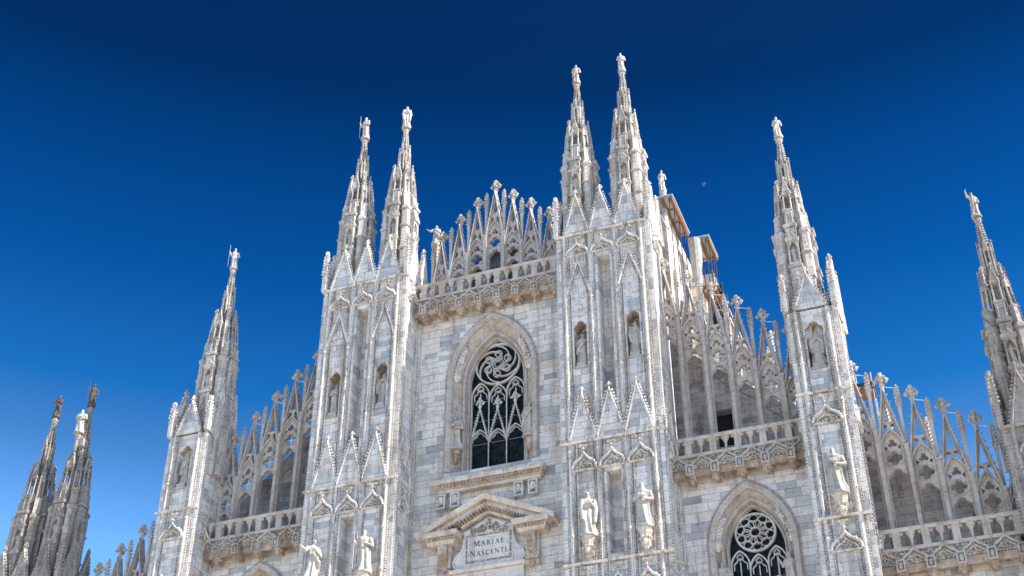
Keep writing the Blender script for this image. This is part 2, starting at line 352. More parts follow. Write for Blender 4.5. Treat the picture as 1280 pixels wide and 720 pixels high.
def circ(cx, cz, r, n=24, a0=0): return [(cx+r*cos(a0+2*pi*i/n), cz+r*sin(a0+2*pi*i/n)) for i in range(n)]
def lerp(a, b, t): return (a[0]+(b[0]-a[0])*t, a[1]+(b[1]-a[1])*t)

def gable(mb, cx, w, z0, z1, y, th, fin=0.5, step=0.24, cr=0.075, holes=(), frame=0.13, panel=0.07):
    """triangular gable in XZ: field set back, moulded rakes, crockets, finial"""
    if panel is not None: mb.plate([(cx-w, z0), (cx+w, z0), (cx, z1)], holes, y+panel, y+th)
    mb.bar([(cx-w, z0), (cx, z1), (cx+w, z0)], frame, y, y+th+0.02)
    if panel is not None and not holes: mb.bar([(cx-w*0.55, z0+0.06), (cx, z0+(z1-z0)*0.62), (cx+w*0.55, z0+0.06)], frame*0.45, y+panel-0.035, y+panel+0.02)
    n = max(3, int(sqrt(w*w+(z1-z0)**2)/step))
    for sx in (-1, 1):
        for i in range(1, n):
            t = i/n; x, z = lerp((cx+sx*w, z0), (cx, z1), t)
            mb.leaf(x+sx*frame*0.62, y+th*0.3, z+frame*0.35, cr)
    if fin: mb.finial(cx, y+th*0.5, z1-0.05, fin)
def pinnacle(mb, x, y, z0, zb, z1, r, n=4, cr=0.05, rot=pi/4):
    """shaft to zb, then crocketed steep cone to z1, bud on top"""
    mb.lathe(x, y, [(r, z0), (r, zb), (r*1.3, zb+0.03), (r*1.3, zb+0.10), (r*0.95, zb+0.12), (r*0.32, z1-0.12)], n, rot)
    k = max(3, int((z1-zb)/0.24))
    for i in range(1, k):
        t = i/k; rr = r*(0.95-0.6*t)+cr*0.5
        for a in range(4): mb.leaf(x+cos(a*pi/2+rot)*rr, y+sin(a*pi/2+rot)*rr, zb+0.12+(z1-zb-0.24)*t, cr)
    for a in range(4): mb.leaf(x+cos(a*pi/2)*r*0.75, y+sin(a*pi/2)*r*0.75, z1-0.16, r*0.5)
    mb.blob(x, y, z1-0.05, r*0.6, n=5, m=4)
def trefoil_open(cx, w, z0, zt, k=18):
    cz = zt-1.07*w; cs = ((0.48*w, 0, 0.52*w), (-0.48*w, 0, 0.52*w), (0, 0.55*w, 0.52*w)); arc = []
    for i in range(k+1):
        a = pi*i/k; dx, dz = cos(a), sin(a); best = 0
        for px, pz, r in cs:
            b_ = dx*px+dz*pz; c = px*px+pz*pz-r*r; q = b_*b_-c
            if q > 0: best = max(best, b_+sqrt(q))
        arc.append((cx+dx*best, cz+dz*best))
    return [(cx-w, z0), (cx+w, z0)]+arc
def loft(mb, A, ya, B, yb):
    n = len(A); mb.add([(x, ya, z) for x, z in A]+[(x, yb, z) for x, z in B], [(i, i+1, n+i+1, n+i) for i in range(n-1)])
def jambed(cx, w, z0, zs, za, n=14): return [(cx-w, z0)]+arch(cx, w, zs, za, n)+[(cx+w, z0)]
def beads(mb, x, y, z0, z1, step=0.17, s=0.06):
    z = z0
    while z < z1:
        mb.box(x-s/2, x+s/2, y-0.04, y+0.04, z, z+step*0.55); z += step

# ================================================================== ground
def ground():
    mb = MB(); R = 3000; mb.add([(-R, -R, 0), (R, -R, 0), (R, R, 0), (-R, R, 0)], [(0, 1, 2, 3)])
    tag(mb.build('ground', M['pave']), kind='structure')
ground()

# ================================================================== the church
CH = empty('cathedral'); tag(CH, 'huge white marble gothic church front bristling with spires, gables and statues', 'cathedral')

# ---- walls of the five bays (with the window openings cut out)
WIN = {0: dict(cx=0, hw=2.45, zs=42.2, za=45.98, z0=36.35), 1: dict(cx=13.62, hw=1.92, zs=29.6, za=32.58, z0=22.0), -1: dict(cx=-13.62, hw=1.92, zs=29.6, za=32.58, z0=22.0)}
def wall(x0, x1, z1, w=None):
    mb = MB(); holes = [jambed(w['cx'], w['hw'], w['z0'], w['zs'], w['za'])] if w else []
    mb.plate([(x0, 0), (x1, 0), (x1, z1), (x0, z1)], holes, 0.0, 0.6)
    o = mb.build('facade_wall', M['wall'], CH)
    st = MB()
    for x in (x0+0.10, x1-0.10):
        st.box(x-0.06, x+0.06, -0.07, -0.003, 18, z1-1.0); beads(st, x-0.13, -0.03, 18, z1-1.0); beads(st, x+0.13, -0.03, 18, z1-1.0)
    st.build('beaded_edge_strip', M['colo'], o)
    return o
wall(-4.67, 4.67, 47.6, WIN[0])
for s in (1, -1):
    a, b = sorted((s*10.13, s*16.94)); wall(a, b, 34.3, WIN[s])
    a, b = sorted((s*19.44, s*26.0)); wall(a, b, 27.8)

# ---- buttresses
def pier(cols, bays, hw, half, niches, slots, cornices, ogees, gables, blinds, topg, zt, sideg, y0=-2.1, name='buttress', sgt=0.0):
    core = MB()
    core.box(-half, half, y0+1.0, 0.95, 0, zt)
    core.plate([(-half, 0), (half, 0), (half, zt), (-half, zt)], [trefoil_open(u, w, a, b) for u, a, b, w in niches]+[[(p, c), (q, c), (q, d), (p, d)] for p, q, c, d in slots], y0+0.15, y0+0.998)
    for p, q, c, d in slots:
        for x in (p-0.09, q+0.09): core.box(x-0.05, x+0.05, y0+0.09, y0+0.147, c, d)
    B = core.build(name, M['pier'], CH)
    for u, a, b, w in niches:
        pm = MB(); pm.box(u-w*0.6, u+w*0.6, y0+0.06, y0+0.95, a+0.003, a+0.22); pm.box(u-w*0.8, u+w*0.8, y0+0.03, y0+0.145, a-0.12, a+0.003)
        pm.build('niche_pedestal', M['white'], B)
        pm = MB(); pm.plate([(u-w*0.99, a+0.01), (u+w*0.99, a+0.01), (u+w*0.99, b-w*1.1), (u, b-w*0.3), (u-w*0.99, b-w*1.1)], [], y0+0.975, y0+0.994); pm.build('niche_shade_lining', M['backwall'], B)  # dark panel: the shade inside the niche is put into its colour
        pm = MB(); P = [(x*0.985+u*0.015, z-0.006) for x, z in trefoil_open(u, w, a, b)[3:-1]]
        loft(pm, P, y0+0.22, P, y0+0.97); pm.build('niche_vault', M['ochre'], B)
    # colonettes with beaded flanks
    zc = zt-0.05
    def colo(r, nib):
      cm = MB()
      cm.box(-0.13, 0.13, y0+0.07, y0+0.146, 15, zc)
      cm.tube([(0, y0+0.02, 15), (0, y0+0.02, zc)], r, 8); cm.box(-nib, nib, y0-r+0.02, y0+0.1, 15, zc)
      beads(cm, -0.18, y0+0.105, 20, zc, 0.145, 0.05); beads(cm, 0.18, y0+0.105, 20, zc, 0.145, 0.05)
      z = 21.0
      while z < zc:
          cm.lathe(0, y0, [(r, z-0.1), (r+0.05, z), (r, z+0.1)], 8); z += 2.35
      return cm
    bd = MB(); bd.box(-0.25, 0.25, y0+0.125, y0+0.1465, 15, zc); b0 = None
    for i, u in enumerate(cols):
        if i == 0: b0 = bd.build('carved_border', M['lace'], B, loc=(u, 0, 0))
        else:
            c = b0.copy(); COL.objects.link(c); c.parent = B; c.location = (u, 0, 0)
        if i == 0: c0 = colo(0.075, 0.035).build('colonette', M['colo'], B, loc=(u, 0, 0))
        elif i == 1 and len(cols) > 2: c1 = colo(0.045, 0.02).build('colonette', M['colo'], B, loc=(u, 0, 0))
        else:
            c = (c1 if i < len(cols)-1 else c0).copy(); COL.objects.link(c); c.parent = B; c.location = (u, 0, 0)
    pl = [(u+sg*(hw-0.33), u) for u in bays for sg in (-1, 1)] if len(bays) > 1 else [(-hw+0.33, 0), (hw-0.33, 0)]
    for x, u in pl:
        v = MB(); v.box(x-0.045, x+0.045, y0+0.085, y0+0.1475, 15, zt-1.5); v.box(x-0.015, x+0.015, y0+0.055, y0+0.084, 15, zt-1.5); v.build('panel_moulding', M['pier'], B)
    # flank faces: beaded strips and blind frames, then cornices that run round
    fl = MB()
    for s in (-1, 1):
        X = s*half
        for yy in (y0+0.35, -0.25):
            a, b = sorted((X, X+s*0.07)); fl.box(a+0.002*s, b, yy-0.07, yy+0.07, 15, zt-0.05)
            z = 18
            while z < zt-0.2:
                fl.box(min(X+s*0.003, X+s*0.08), max(X+s*0.003, X+s*0.08), yy+0.11, yy+0.17, z, z+0.1); fl.box(min(X+s*0.003, X+s*0.08), max(X+s*0.003, X+s*0.08), yy-0.17, yy-0.11, z, z+0.1); z += 0.17
    fl.build('flank_strips', M['colo'], B)
    for zc_ in cornices:
        c = MB(); c.slab(-half-0.10, half+0.10, y0-0.10, -0.005, zc_-0.10, zc_+0.02, 0.06)
        for u in bays:
            for dx in (-0.17, 0.17):
                c.blob(u+dx, y0+0.02, zc_-0.27, 0.11, 0.16, 0.10, 6, 4, 0.2); c.blob(u+dx*0.6, y0+0.08, zc_-0.42, 0.07, 0.1, 0.09, 6, 4, 0.2)
            c.lathe(u, y0+0.14, [(0.10, zc_-0.55), (0.22, zc_-0.22)], 8)
        for s in (-1, 1):
            for yy in (y0+0.9, -0.35): c.blob(s*(half+0.04), yy, zc_-0.27, 0.13, 0.11, 0.11, 6, 4, 0.2)
        c.build('cornice', M['carv'], B)
    for z0, z1 in ogees:
        spots = [(u, hw-0.10, None) for u in bays]+[(-y0/2-0.0, 0.62, s) for s in (-1, 1)]
        for u, w, s in spots:
            g = MB()
            if s is not None: g.M = RZ(s*pi/2, (s*(half+0.0), y0/2-0.02, 0)) @ Matrix.Translation((0, 2.02, 0)); uu = 0
            else: uu = u
            P = ogee(uu, w, z0, z1-0.1); yy = y0 if s is None else -2.1
            g.bar(P, 0.12, yy-0.14, yy+0.147); g.bar([(uu+(x-uu)*0.72, z0+(z-z0)*0.66) for x, z in P], 0.06, yy-0.03, yy+0.147)
            g.bar([(uu-w, z0), (uu+w, z0)], 0.09, yy-0.03, yy+0.147)
            for k in range(46):
                t = random.random(); i = int(t*(len(P)-1)); px, pz = P[i]; q = random.random()
                x = uu+(px-uu)*0.9*(1 if random.random() < 0.5 else random.random()); zz = z0+0.05+(pz-z0-0.1)*q
                g.leaf(x, yy+0.10, zz, random.uniform(0.05, 0.085))
            for k in range(1, len(P)-1):
                g.leaf(P[k][0], yy-0.05, P[k][1]+0.10, 0.06)
            g.finial(uu, yy-0.02, z1-0.2, 0.5)
            g.build('ogee_arch', M['carv'], B)
            f = MB(); f.M = g.M; f.plate([(uu-w, z0)]+P+[(uu+w, z0)], [], yy+0.03, yy+0.147); f.build('ogee_filigree', M['filig'], B)
    def gab(u, w, z0, z1, y, th, fin, M_=None, mat='carv', panel=0.09, cr=0.09):
        g = MB(); g.M = M_; gable(g, u, w, z0, z1, y, th, fin, 0.20, cr, panel=None, frame=0.19)
        if panel is not None:
            f = MB(); f.M = M_; f.plate([(u-w, z0), (u+w, z0), (u, z1)], [], y+panel, y+th-0.004)
            f.bar([(u-w*0.5, z0+0.08), (u, z0+(z1-z0)*0.60), (u+w*0.5, z0+0.08)], 0.05, y+panel-0.03, y+panel+0.02); f.build('gable_field', M['pier'], B)
        if panel is None: g.bar([(u-w*0.72, z0-0.0), (u, z1-0.45), (u+w*0.72, z0-0.0)], 0.06, y+0.06, y+th+0.04)
        g.build('gable', M[mat], B)
    for z0, z1, fin in gables:
        for u in bays: gab(u, hw, z0, z1, y0-0.12, 0.2, fin)
        for s in (-1, 1): gab(0, 0.78, z0, z1, -0.14, 0.2, fin, RZ(s*pi/2, (s*half, y0/2+0.05, 0)))
    for u, z0, z1 in blinds: gab(u, hw-0.06, z0, z1, y0-0.06, 0.2, 0.5, None, 'carv', None, 0.09)
    z0, z1, fin = topg
    for u in bays: gab(u, hw, z0, z1, y0-0.05, 0.26, fin)
    for s in (-1, 1):
        for yc in sideg: gab(0, sideg[yc], z0, z1+0.12+sgt, -0.16, 0.30, fin, RZ(s*pi/2, (s*half, yc, 0)))
    tb = MB(); tb.box(-half+0.3, half-0.3, y0+0.5, 0.75, zt-0.2, zt+1.1)
    
    tb.build('buttress_head', M['spire'], B)
    for s in (-1, 1):
        cp = MB(); X, Y = s*(half+0.0), y0+0.05; cp.box(X-0.13, X+0.13, Y-0.13, Y+0.13, zt+0.05, zt+0.9); pinnacle(cp, X, Y, zt+0.9, zt+0.95, z1+0.12, 0.17, 4, 0.10)
        for q in range(5):
            for e in (-1, 1): cp.leaf(X+e*0.16, Y, zt+0.25+q*0.17, 0.08)
        cp.blob(X, Y, z1+0.12, 0.15, n=7, m=5, jit=0.15); cp.build('corner_pinnacle', M['carv'], B)
    return B
DP = pier([-2.22, -0.74, 0.74, 2.22], [-1.48, 0, 1.48], 0.74, 2.70,
    niches=[(-1.48, 40.2, 43.12, 0.42), (1.48, 40.2, 43.12, 0.42)], slots=[(-0.36, 0.36, 36.0, 47.15), (-0.36, 0.36, 29.3, 33.75)],
    cornices=[48.97, 35.63, 28.97], ogees=[(47.5, 48.35), (34.0, 35.0), (27.35, 28.3)], gables=[(35.68, 38.4, 0.5)],
    blinds=[(-1.48, 44.9, 47.1), (1.48, 44.9, 47.1)], topg=(49.02, 51.75, 0.55), zt=48.95, sideg={-1.15: 0.76, 0.25: 0.62})
DP.location = (7.40, 0, 0)
DPL = copy_tree(DP, CH, (-7.40, 0, 0))
DPC = [copy_tree(DP, CH, (s*28.5, 0.2, -16.45)) for s in (1, -1)]
for c in DPC:                                                       # the corner buttresses are far more weathered
    for o in (c, *c.children):
        o.material_slots[0].link = 'OBJECT'; o.material_slots[0].material = M['spired']
SP = pier([-0.80, 0.80], [0], 0.80, 1.24,
    niches=[(0, 37.2, 39.9, 0.46)], slots=[], cornices=[35.75, 29.1], ogees=[(34.0, 34.95), (27.4, 28.35)], gables=[],
    blinds=[], topg=(40.65, 42.75, 0.55), zt=40.6, sideg={-1.2: 0.92, 0.3: 0.6}, y0=-2.22, sgt=1.05)
SP.location = (18.19, 0, 0.18)
SPL = copy_tree(SP, CH, (-18.19, 0, 0.18))

# ---- spires (one builder, copied)
TAPER = [(-3, 1.05), (0, 1.03), (6.1, 0.99), (7.3, 0.90), (8.4, 0.80), (9.6, 0.72), (11.3, 0.72), (12.6, 0.78), (14, 1.0)]
def taper(mb):
    out = []
    for x, y, z in mb.v:
        f = TAPER[-1][1]
        for (z0, f0), (z1, f1) in zip(TAPER, TAPER[1:]):
            if z <= z1: f = f0+(f1-f0)*max(0, z-z0)/(z1-z0); break
        out.append((x*f, y*f, z))
    mb.v = out; return mb
def spire(mat, core):
    c = MB()
    c.lathe(0, 0, [(0.70, -2.5), (0.66, 6.2), (0.50, 6.25), (0.48, 9.3), (0.33, 9.35), (0.31, 11.3), (0.22, 11.9), (0.12, 12.75)], 8, pi/8)
    for z, r, h in ((3.3, 0.80, 0.14), (5.0, 0.79, 0.14), (6.15, 0.80, 0.16), (9.2, 0.52, 0.16), (11.2, 0.36, 0.1)):
        c.lathe(0, 0, [(r-0.05, z-h/2), (r+0.06, z-h*0.1), (r+0.06, z+h/2), (r-0.06, z+h/2+0.06)], 8, pi/8)
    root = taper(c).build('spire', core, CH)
    for k in range(4):
        R = RZ(k*pi/2); p = MB(); p.M = R
        # front strip in XZ, facing -Y, with a niche
        p.plate([(-0.31, -2.0), (0.31, -2.0), (0.29, 5.9), (-0.29, 5.9)], [jambed(0, 0.19, 3.65, 4.55, 4.95, 5)], -1.06, -0.78)
        p.box(-0.29, 0.29, -0.778, -0.5, -2.0, 5.9); gable(p, 0, 0.30, 4.98, 5.6, -1.10, 0.08, 0.25, 0.14, 0.05, frame=0.07, panel=None); gable(p, 0, 0.30, 1.2, 2.6, -1.12, 0.10, 0.4, 0.16, 0.06, frame=0.09, panel=0.03)
        for z in (3.35, 5.15, 6.05): p.slab(-0.37, 0.37, -1.16, -0.5, z-0.09, z+0.09, 0.05)
        p.box(-0.27, 0.27, -0.92, -0.45, 6.14, 7.25); p.bar([(-0.17, 6.35), (0.17, 6.35), (0.17, 7.1), (-0.17, 7.1)], 0.06, -0.96, -0.9, True)
        p.slab(-0.31, 0.31, -0.98, -0.4, 7.25, 7.36, 0.03)
        for x in (-0.22, 0.22): p.tube([(x, -0.86, 7.36), (x, -0.86, 8.5)], 0.055, 6)
        gable(p, 0, 0.28, 8.45, 9.5, -0.94, 0.14, 0.35, 0.16, 0.05, frame=0.09, panel=0.04)
        p.box(-0.27, 0.27, -0.80, -0.4, 8.4, 8.6)
        # upper tier slats and gablets
        for x in (-0.14, 0.14): p.box(x-0.055, x+0.055, -0.54, -0.28, 9.4, 10.8)
        gable(p, 0, 0.18, 10.7, 11.35, -0.54, 0.12, 0.3, 0.15, 0.04, frame=0.07, panel=0.03)
        taper(p).build('niche_panel', mat, root)
        q = MB(); q.M = RZ(k*pi/2+pi/4)
        q.lathe(0, -0.90, [(0.33, -2.2), (0.29, 5.6), (0.36, 5.66), (0.36, 5.82), (0.26, 5.95)], 6, pi/6)
        for z in (2.6, 4.3): q.lathe(0, -0.90, [(0.31, z-0.08), (0.38, z), (0.38, z+0.08), (0.31, z+0.13)], 6, pi/6)
        q.box(-0.12, 0.12, -0.9, -0.5, -2.2, 5.8)
        taper(q).build('corner_shaft', mat, root)
        q = MB(); q.M = RZ(k*pi/2+pi/4)
        q.box(-0.21, 0.21, -1.08, -0.60, 5.96, 6.9); q.slab(-0.25, 0.25, -1.12, -0.58, 6.9, 7.0, 0.03); q.M = q.M @ Matrix.Translation((0, -1.1, 0)); gable(q, 0, 0.2, 8.3, 8.95, 0.06, 0.1, 0.25, 0.14, 0.05, frame=0.07, panel=0.03); q.M = RZ(k*pi/2+pi/4)
        for x in (-0.16, 0.16):
            for y in (-1.0, -0.7): q.tube([(x, y, 7.0), (x, y, 8.25)], 0.055, 5)
        q.lathe(0, -0.84, [(0.09, 7.0), (0.085, 8.2)], 6)
        q.box(-0.17, 0.17, -1.01, -0.62, 8.2, 8.36)
        pinnacle(q, 0, -0.84, 8.3, 8.5, 9.75, 0.2, 4, 0.075, pi/4)
        q.box(-0.04, 0.04, -0.8, -0.4, 8.2, 8.34)
        q.lathe(0, -0.46, [(0.10, 9.3), (0.09, 10.6), (0.12, 10.66), (0.02, 11.3)], 5)
        for z in (10.75, 10.95, 11.15): q.leaf(0, -0.5, z, 0.05)
        taper(q).build('pinnacle', mat, root)
    n = MB()
    for z in [11.4+0.17*i for i in range(8)]:
        r = 0.32-0.17*(z-11.4)/1.35
        for k in range(8): n.leaf(cos(k*pi/4)*r, sin(k*pi/4)*r, z+0.05*(k % 2), 0.085)
    n.lathe(0, 0, [(0.11, 12.7), (0.2, 12.85), (0.22, 12.97), (0.14, 13.05), (0.16, 13.15)], 8)
    for k in range(8): n.leaf(cos(k*pi/4)*0.2, sin(k*pi/4)*0.2, 12.88, 0.07)
    taper(n).build('crocketed_needle', mat, root)
    return root
SPIRES = [('inner left', -5.88, -0.8, 48.75), ('outer left', -8.86, -0.8, 48.75), ('inner right', 5.88, -0.8, 48.75), ('outer right', 8.86, -0.8, 48.75),
          ('single left', -17.75, -0.7, 40.5), ('single right', 17.75, -0.7, 40.5)]
SPIRED = [('corner right', 27.1, -0.4, 32.35), ('corner left inner', -27.1, -0.4, 32.35), ('corner left outer', -29.7, -0.4, 32.1), ('corner right outer', 29.9, -0.4, 32.35)]
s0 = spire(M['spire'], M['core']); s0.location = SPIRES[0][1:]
for q in SPIRES[1:]: copy_tree(s0, CH, q[1:])
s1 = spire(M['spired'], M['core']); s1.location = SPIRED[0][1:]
for q in SPIRED[1:]: copy_tree(s1, CH, q[1:])

# ---- balustrades: rail, posts, twin openings, carved skirt and console brackets
def balustrade(x0, sp, n, zr, lo_x, hi_x, y=-0.80):
    b = MB()
    b.slab(lo_x, hi_x, y-0.10, y+0.30, zr-0.18, zr, 0.05)
    b.box(lo_x, hi_x, y-0.03, y+0.25, zr-1.10, zr-0.93)
    for k in range(-1, n+1):
        xa = x0+k*sp; xm = xa+sp/2
        if lo_x < xa < hi_x: b.box(xa-0.17, xa+0.17, y-0.05, y+0.26, zr-0.93, zr-0.18)
        if lo_x < xm-0.1 and xm+0.1 < hi_x:
            b.lathe(xm, y+0.1, [(0.07, zr-0.93), (0.055, zr-0.75), (0.08, zr-0.50), (0.19, zr-0.30), (0.21, zr-0.19)], 8)
        for dx in (sp*0.30, sp*0.70):
            if lo_x < xa+dx < hi_x:
                for e in (-0.16, 0.16): b.blob(xa+dx+e, y+0.02, zr-0.28, 0.10, 0.10, 0.09, 6, 4, 0.2)
    b.box(lo_x, hi_x, y+0.252, 2.08, zr-1.09, zr-0.95)
    root = b.build('balustrade', M['screen'], CH)
    for k in range(-1, n+1):
        xa = x0+k*sp; xm = xa+sp/2
        if lo_x < xm < hi_x:
            g = MB(); w = sp/2-0.02; P = ogee(xm, w, zr-1.78, zr-1.02)
            xl, xr = max(lo_x, xm-sp/2+0.002), min(hi_x, xm+sp/2-0.002)
            f = MB(); f.plate([(xl, zr-1.72), (xr, zr-1.72), (xr, zr-1.10), (xl, zr-1.10)], [], y+0.08, y+0.2); f.build('skirt_filigree', M['filig'], root)
            g.bar(P, 0.09, y-0.10, y+0.1); g.bar([(xm+(x-xm)*0.74, zr-1.72+(z-zr+1.72)*0.66) for x, z in P], 0.06, y-0.0, y+0.1)
            for q in range(26):
                t = random.uniform(-0.7, 0.7); zz = zr-1.68+random.random()*(0.62*(1-abs(t)))
                g.leaf(xm+t*w, y+0.07, zz, random.uniform(0.04, 0.065))
            for s in (-1, 1):
                g.tube([(xm+s*0.12+0.13*cos(a*0.9), y+0.0, zr-1.48+0.13*sin(a*0.9)) for a in range(7)], 0.03, 5)
            for p in P[1:-1]: g.leaf(p[0], y-0.04, p[1]+0.09, 0.055)
            g.finial(xm, y-0.02, zr-1.2, 0.32)
            g.build('carved_skirt_panel', M['screen'], root)
            f = MB(); f.plate([(xl, zr-2.10), (xr, zr-2.10), (xr, zr-1.722), (xl, zr-1.722)], [], y+0.14, y+0.25)
            f.box(xl, xr, y+0.252, -0.004, zr-1.95, zr-1.8)
            f.bar([(xl, zr-1.78), (xr, zr-1.78)], 0.07, y+0.07, y+0.14)
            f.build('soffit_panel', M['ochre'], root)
        if lo_x < xa < hi_x:
            c = MB()
            c.box(xa-0.21, xa+0.21, y-0.10, -0.004, zr-2.12, zr-1.58); c.bar([(xa-0.17, zr-2.09), (xa+0.17, zr-2.09), (xa+0.17, zr-1.58), (xa-0.17, zr-1.58)], 0.08, y-0.20, y-0.10, True)
            c.blob(xa, y-0.11, zr-1.86, 0.10, 0.09, 0.17, 8, 5); c.blob(xa, y-0.12, zr-1.75, 0.10, 0.05, 0.06, 6, 4, 0.2)
            cc = c.build('console', M['screen'], root); c = MB(); c.box(xa-0.13, xa+0.13, y-0.108, y-0.1005, zr-2.05, zr-1.62); c.build('console_field', M['recess_shade'], root)
            c = MB(); c.lathe(xa, y+0.22, [(0.04, zr-2.52), (0.12, zr-2.46), (0.15, zr-2.35), (0.24, zr-2.22), (0.25, zr-2.123)], 8, pi/8)
            for a in range(8): c.leaf(xa+cos(a*pi/4)*0.2, y+0.22+sin(a*pi/4)*0.2, zr-2.28, 0.10)
            c.box(xa-0.12, xa+0.12, y+0.3, -0.004, zr-2.35, zr-2.123)
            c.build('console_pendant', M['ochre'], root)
    return root
balustrade(-4.06, 1.16, 7, 48.78, -4.66, 4.66)
for s in (1, -1):
    if s > 0: balustrade(11.02, 1.267, 5, 35.42, 10.14, 16.93); balustrade(20.28, 1.325, 5, 28.85, 19.45, 26.02)
    else: balustrade(-11.02-5*1.267, 1.267, 5, 35.42, -16.93, -10.14); balustrade(-20.28-5*1.325, 1.325, 5, 28.85, -26.02, -19.45)

# ---- pierced gable screens
def screen(bays, sp, zb, open_gable, y=0.30, ties=False, bars=False, lo_x=None, hi_x=None):
    """bays = [(x, z of the arch apex)]"""
    th = 0.30; hw = sp/2; b = MB(); root = None; gl = []
    for cx, za in bays:
        zs = za-0.85; zg = za+2.35
        outer = [(cx-hw+0.004, zb), (cx+hw-0.004, zb), (cx+hw-0.004, zs), (cx, zg), (cx-hw+0.004, zs)]
        ow = hw*0.70; holes = [trefoil_open(cx, ow, zb+0.1, za-2.06)]
        holes.append(foil(cx, za-1.52, 4, 0.40, pi/2, 6, 0.52))
        holes += [foil(cx, za-0.72, 3, 0.25, pi/2, 5, 0.5)]
        holes += [[(cx+s*0.22, za-0.92), (cx+s*0.38, za-1.12), (cx+s*0.38, za-0.80)][::s] for s in (-1, 1)]
        if open_gable:
            holes += [[(cx-0.21, za+0.50), (cx+0.21, za+0.50), (cx, za+1.75)]]
            holes += [[(cx+s*a, za+c) for a, c in ((0.06, 0.32), (0.25, 0.38), (0.40, -0.12), (0.28, -0.30), (0.16, -0.02))][::s] for s in (-1, 1)]
        else:
            holes += [[(cx, za+1.62), (cx-0.11, za+1.2), (cx-0.13, za+0.88), (cx, za+0.70), (cx+0.13, za+0.88), (cx+0.11, za+1.2)]]
            holes += [[(cx+s*(0.215+0.135*cos(a)), za+0.22+0.24*sin(a)-0.2*0.135*cos(a)) for a in [2*pi*i/10 for i in range(10)]] for s in (-1, 1)]
        p = MB(); p.plate(outer, holes, y, y+th)
        p.bar(jambed(cx, hw*0.86, zb, za-1.15, za+0.02, 10), 0.10, y-0.13, y+0.02)
        p.bar(jambed(cx, hw*0.72, zb, za-1.15, za-0.20, 10), 0.06, y-0.06, y+0.02)
        p.bar(circ(cx, za-1.52, 0.445, 24), 0.06, y-0.05, y+0.02, True)
        p.bar(foil(cx, za-1.52, 4, 0.41, pi/2, 6, 0.52), 0.04, y-0.03, y+0.02, True)
        if root is None: root = p.build('gable_screen', M['screen'], CH)
        else: p.build('pierced_bay', M['screen'], root)
        g = MB(); gable(g, cx, hw-0.05, zs+0.02, zg, y-0.16, th+0.22, 0.0, 0.36, 0.06, frame=0.15, panel=None); g.bar([(cx-hw*0.72, zs+0.1), (cx, zg-0.42), (cx+hw*0.72, zs+0.1)], 0.06, y-0.05, y+0.02)
        g.finial(cx, y+0.1, zg-0.12, 1.12)
        g.build('gable', M['screen'], root)
        if bars:
            i = MB(); i.box(cx-0.34, cx+0.34, y+0.10, y+0.13, za-1.52, za-1.48); i.box(cx-0.02, cx+0.02, y+0.132, y+0.16, za-1.86, za-1.14)
            i.build('iron_bars', M['bar'], root)
    zs_ = [z for _, z in bays]; xs = [x for x, _ in bays]
    ex = [(xs[0]-hw, zs_[0]+(zs_[0]-zs_[1])/2)]+[((xs[i]+xs[i+1])/2, (zs_[i]+zs_[i+1])/2) for i in range(len(xs)-1)]+[(xs[-1]+hw, zs_[-1]+(zs_[-1]-zs_[-2])/2)]
    for x, z in ex:
        if (lo_x is not None and x < lo_x) or (hi_x is not None and x > hi_x): continue
        p = MB(); p.box(x-0.105, x+0.105, y-0.20, y+th+0.05, zb, z-0.4); p.box(x-0.045, x+0.045, y-0.24, y-0.162, zb, z-0.6)
        for e in (-0.07, 0.07): p.tube([(x+e, y-0.22, zb), (x+e, y-0.22, z-0.9)], 0.035, 5)
        pinnacle(p, x, y+0.05, z-0.42, z+1.55, z+3.0, 0.115, 4, 0.085)
        p.build('pinnacle', M['screen'], root)
    if ties:
        for (xa, za), (xb, zb_) in zip(bays, ex[1:]):
            t = MB(); t.tube([(xa, y+0.1, za+2.55), (xb, y+0.1, za+2.35)], 0.022, 5); t.build('iron_tie', M['bar'], root)
    return root
screen([(-3.48+1.16*k, 53.25-1.03*abs(k-3)) for k in range(7)], 1.16, 47.7, False)
ZA = [43.3, 42.15, 40.95, 39.75, 38.6]
for s in (1, -1):
    screen([(s*(11.5+1.29*k), ZA[k] if k >= 0 else 44.5) for k in range(-1, 5)][::s], 1.29, 34.3, True, bars=True, ties=True)
    screen([(s*(20.80+1.325*k), 34.5-1.0*k) for k in range(-1, 5)][::s], 1.325, 27.7, True, ties=True, bars=False)

def cable(pts):
    c = MB(); c.tube(pts, 0.018, 5); c.build('slack_cable', M['woodd'], CH)
cable([(10.3+0.66*i, 1.3, 41.9-0.62*i-0.12*sin(i*1.9)) for i in range(10)])
cable([(-10.3-0.66*i, 1.3, 42.3-0.66*i-0.12*sin(i*1.9)) for i in range(10)])
# ---- walls that stand behind the screens
def back_wall(x0, x1, z0, za, zb, holes=()):
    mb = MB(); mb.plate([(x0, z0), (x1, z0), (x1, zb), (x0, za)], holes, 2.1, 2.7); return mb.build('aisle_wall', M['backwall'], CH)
for s in (1, -1):
    if s > 0: w = back_wall(9.5, 18.2, 20, 43.6, 35.8, [[(11.85, 36.2), (12.95, 36.2), (12.95, 38.4), (11.85, 38.4)]]); back_wall(18.2, 27, 15, 36.6, 30.4)
    else: w = back_wall(-18.2, -9.5, 20, 36.9, 44.6, [[(-12.5, 34.6), (-11.8, 34.6), (-11.8, 37.3), (-12.5, 37.3)]]); back_wall(-27, -18.2, 15, 29.6, 37.0)
    d = MB(); xa = 11.75 if s > 0 else -12.6
    d.box(xa, xa+1.4, 2.705, 2.8, 34.4, 38.6); d.build('service_door', M['dark'], w)
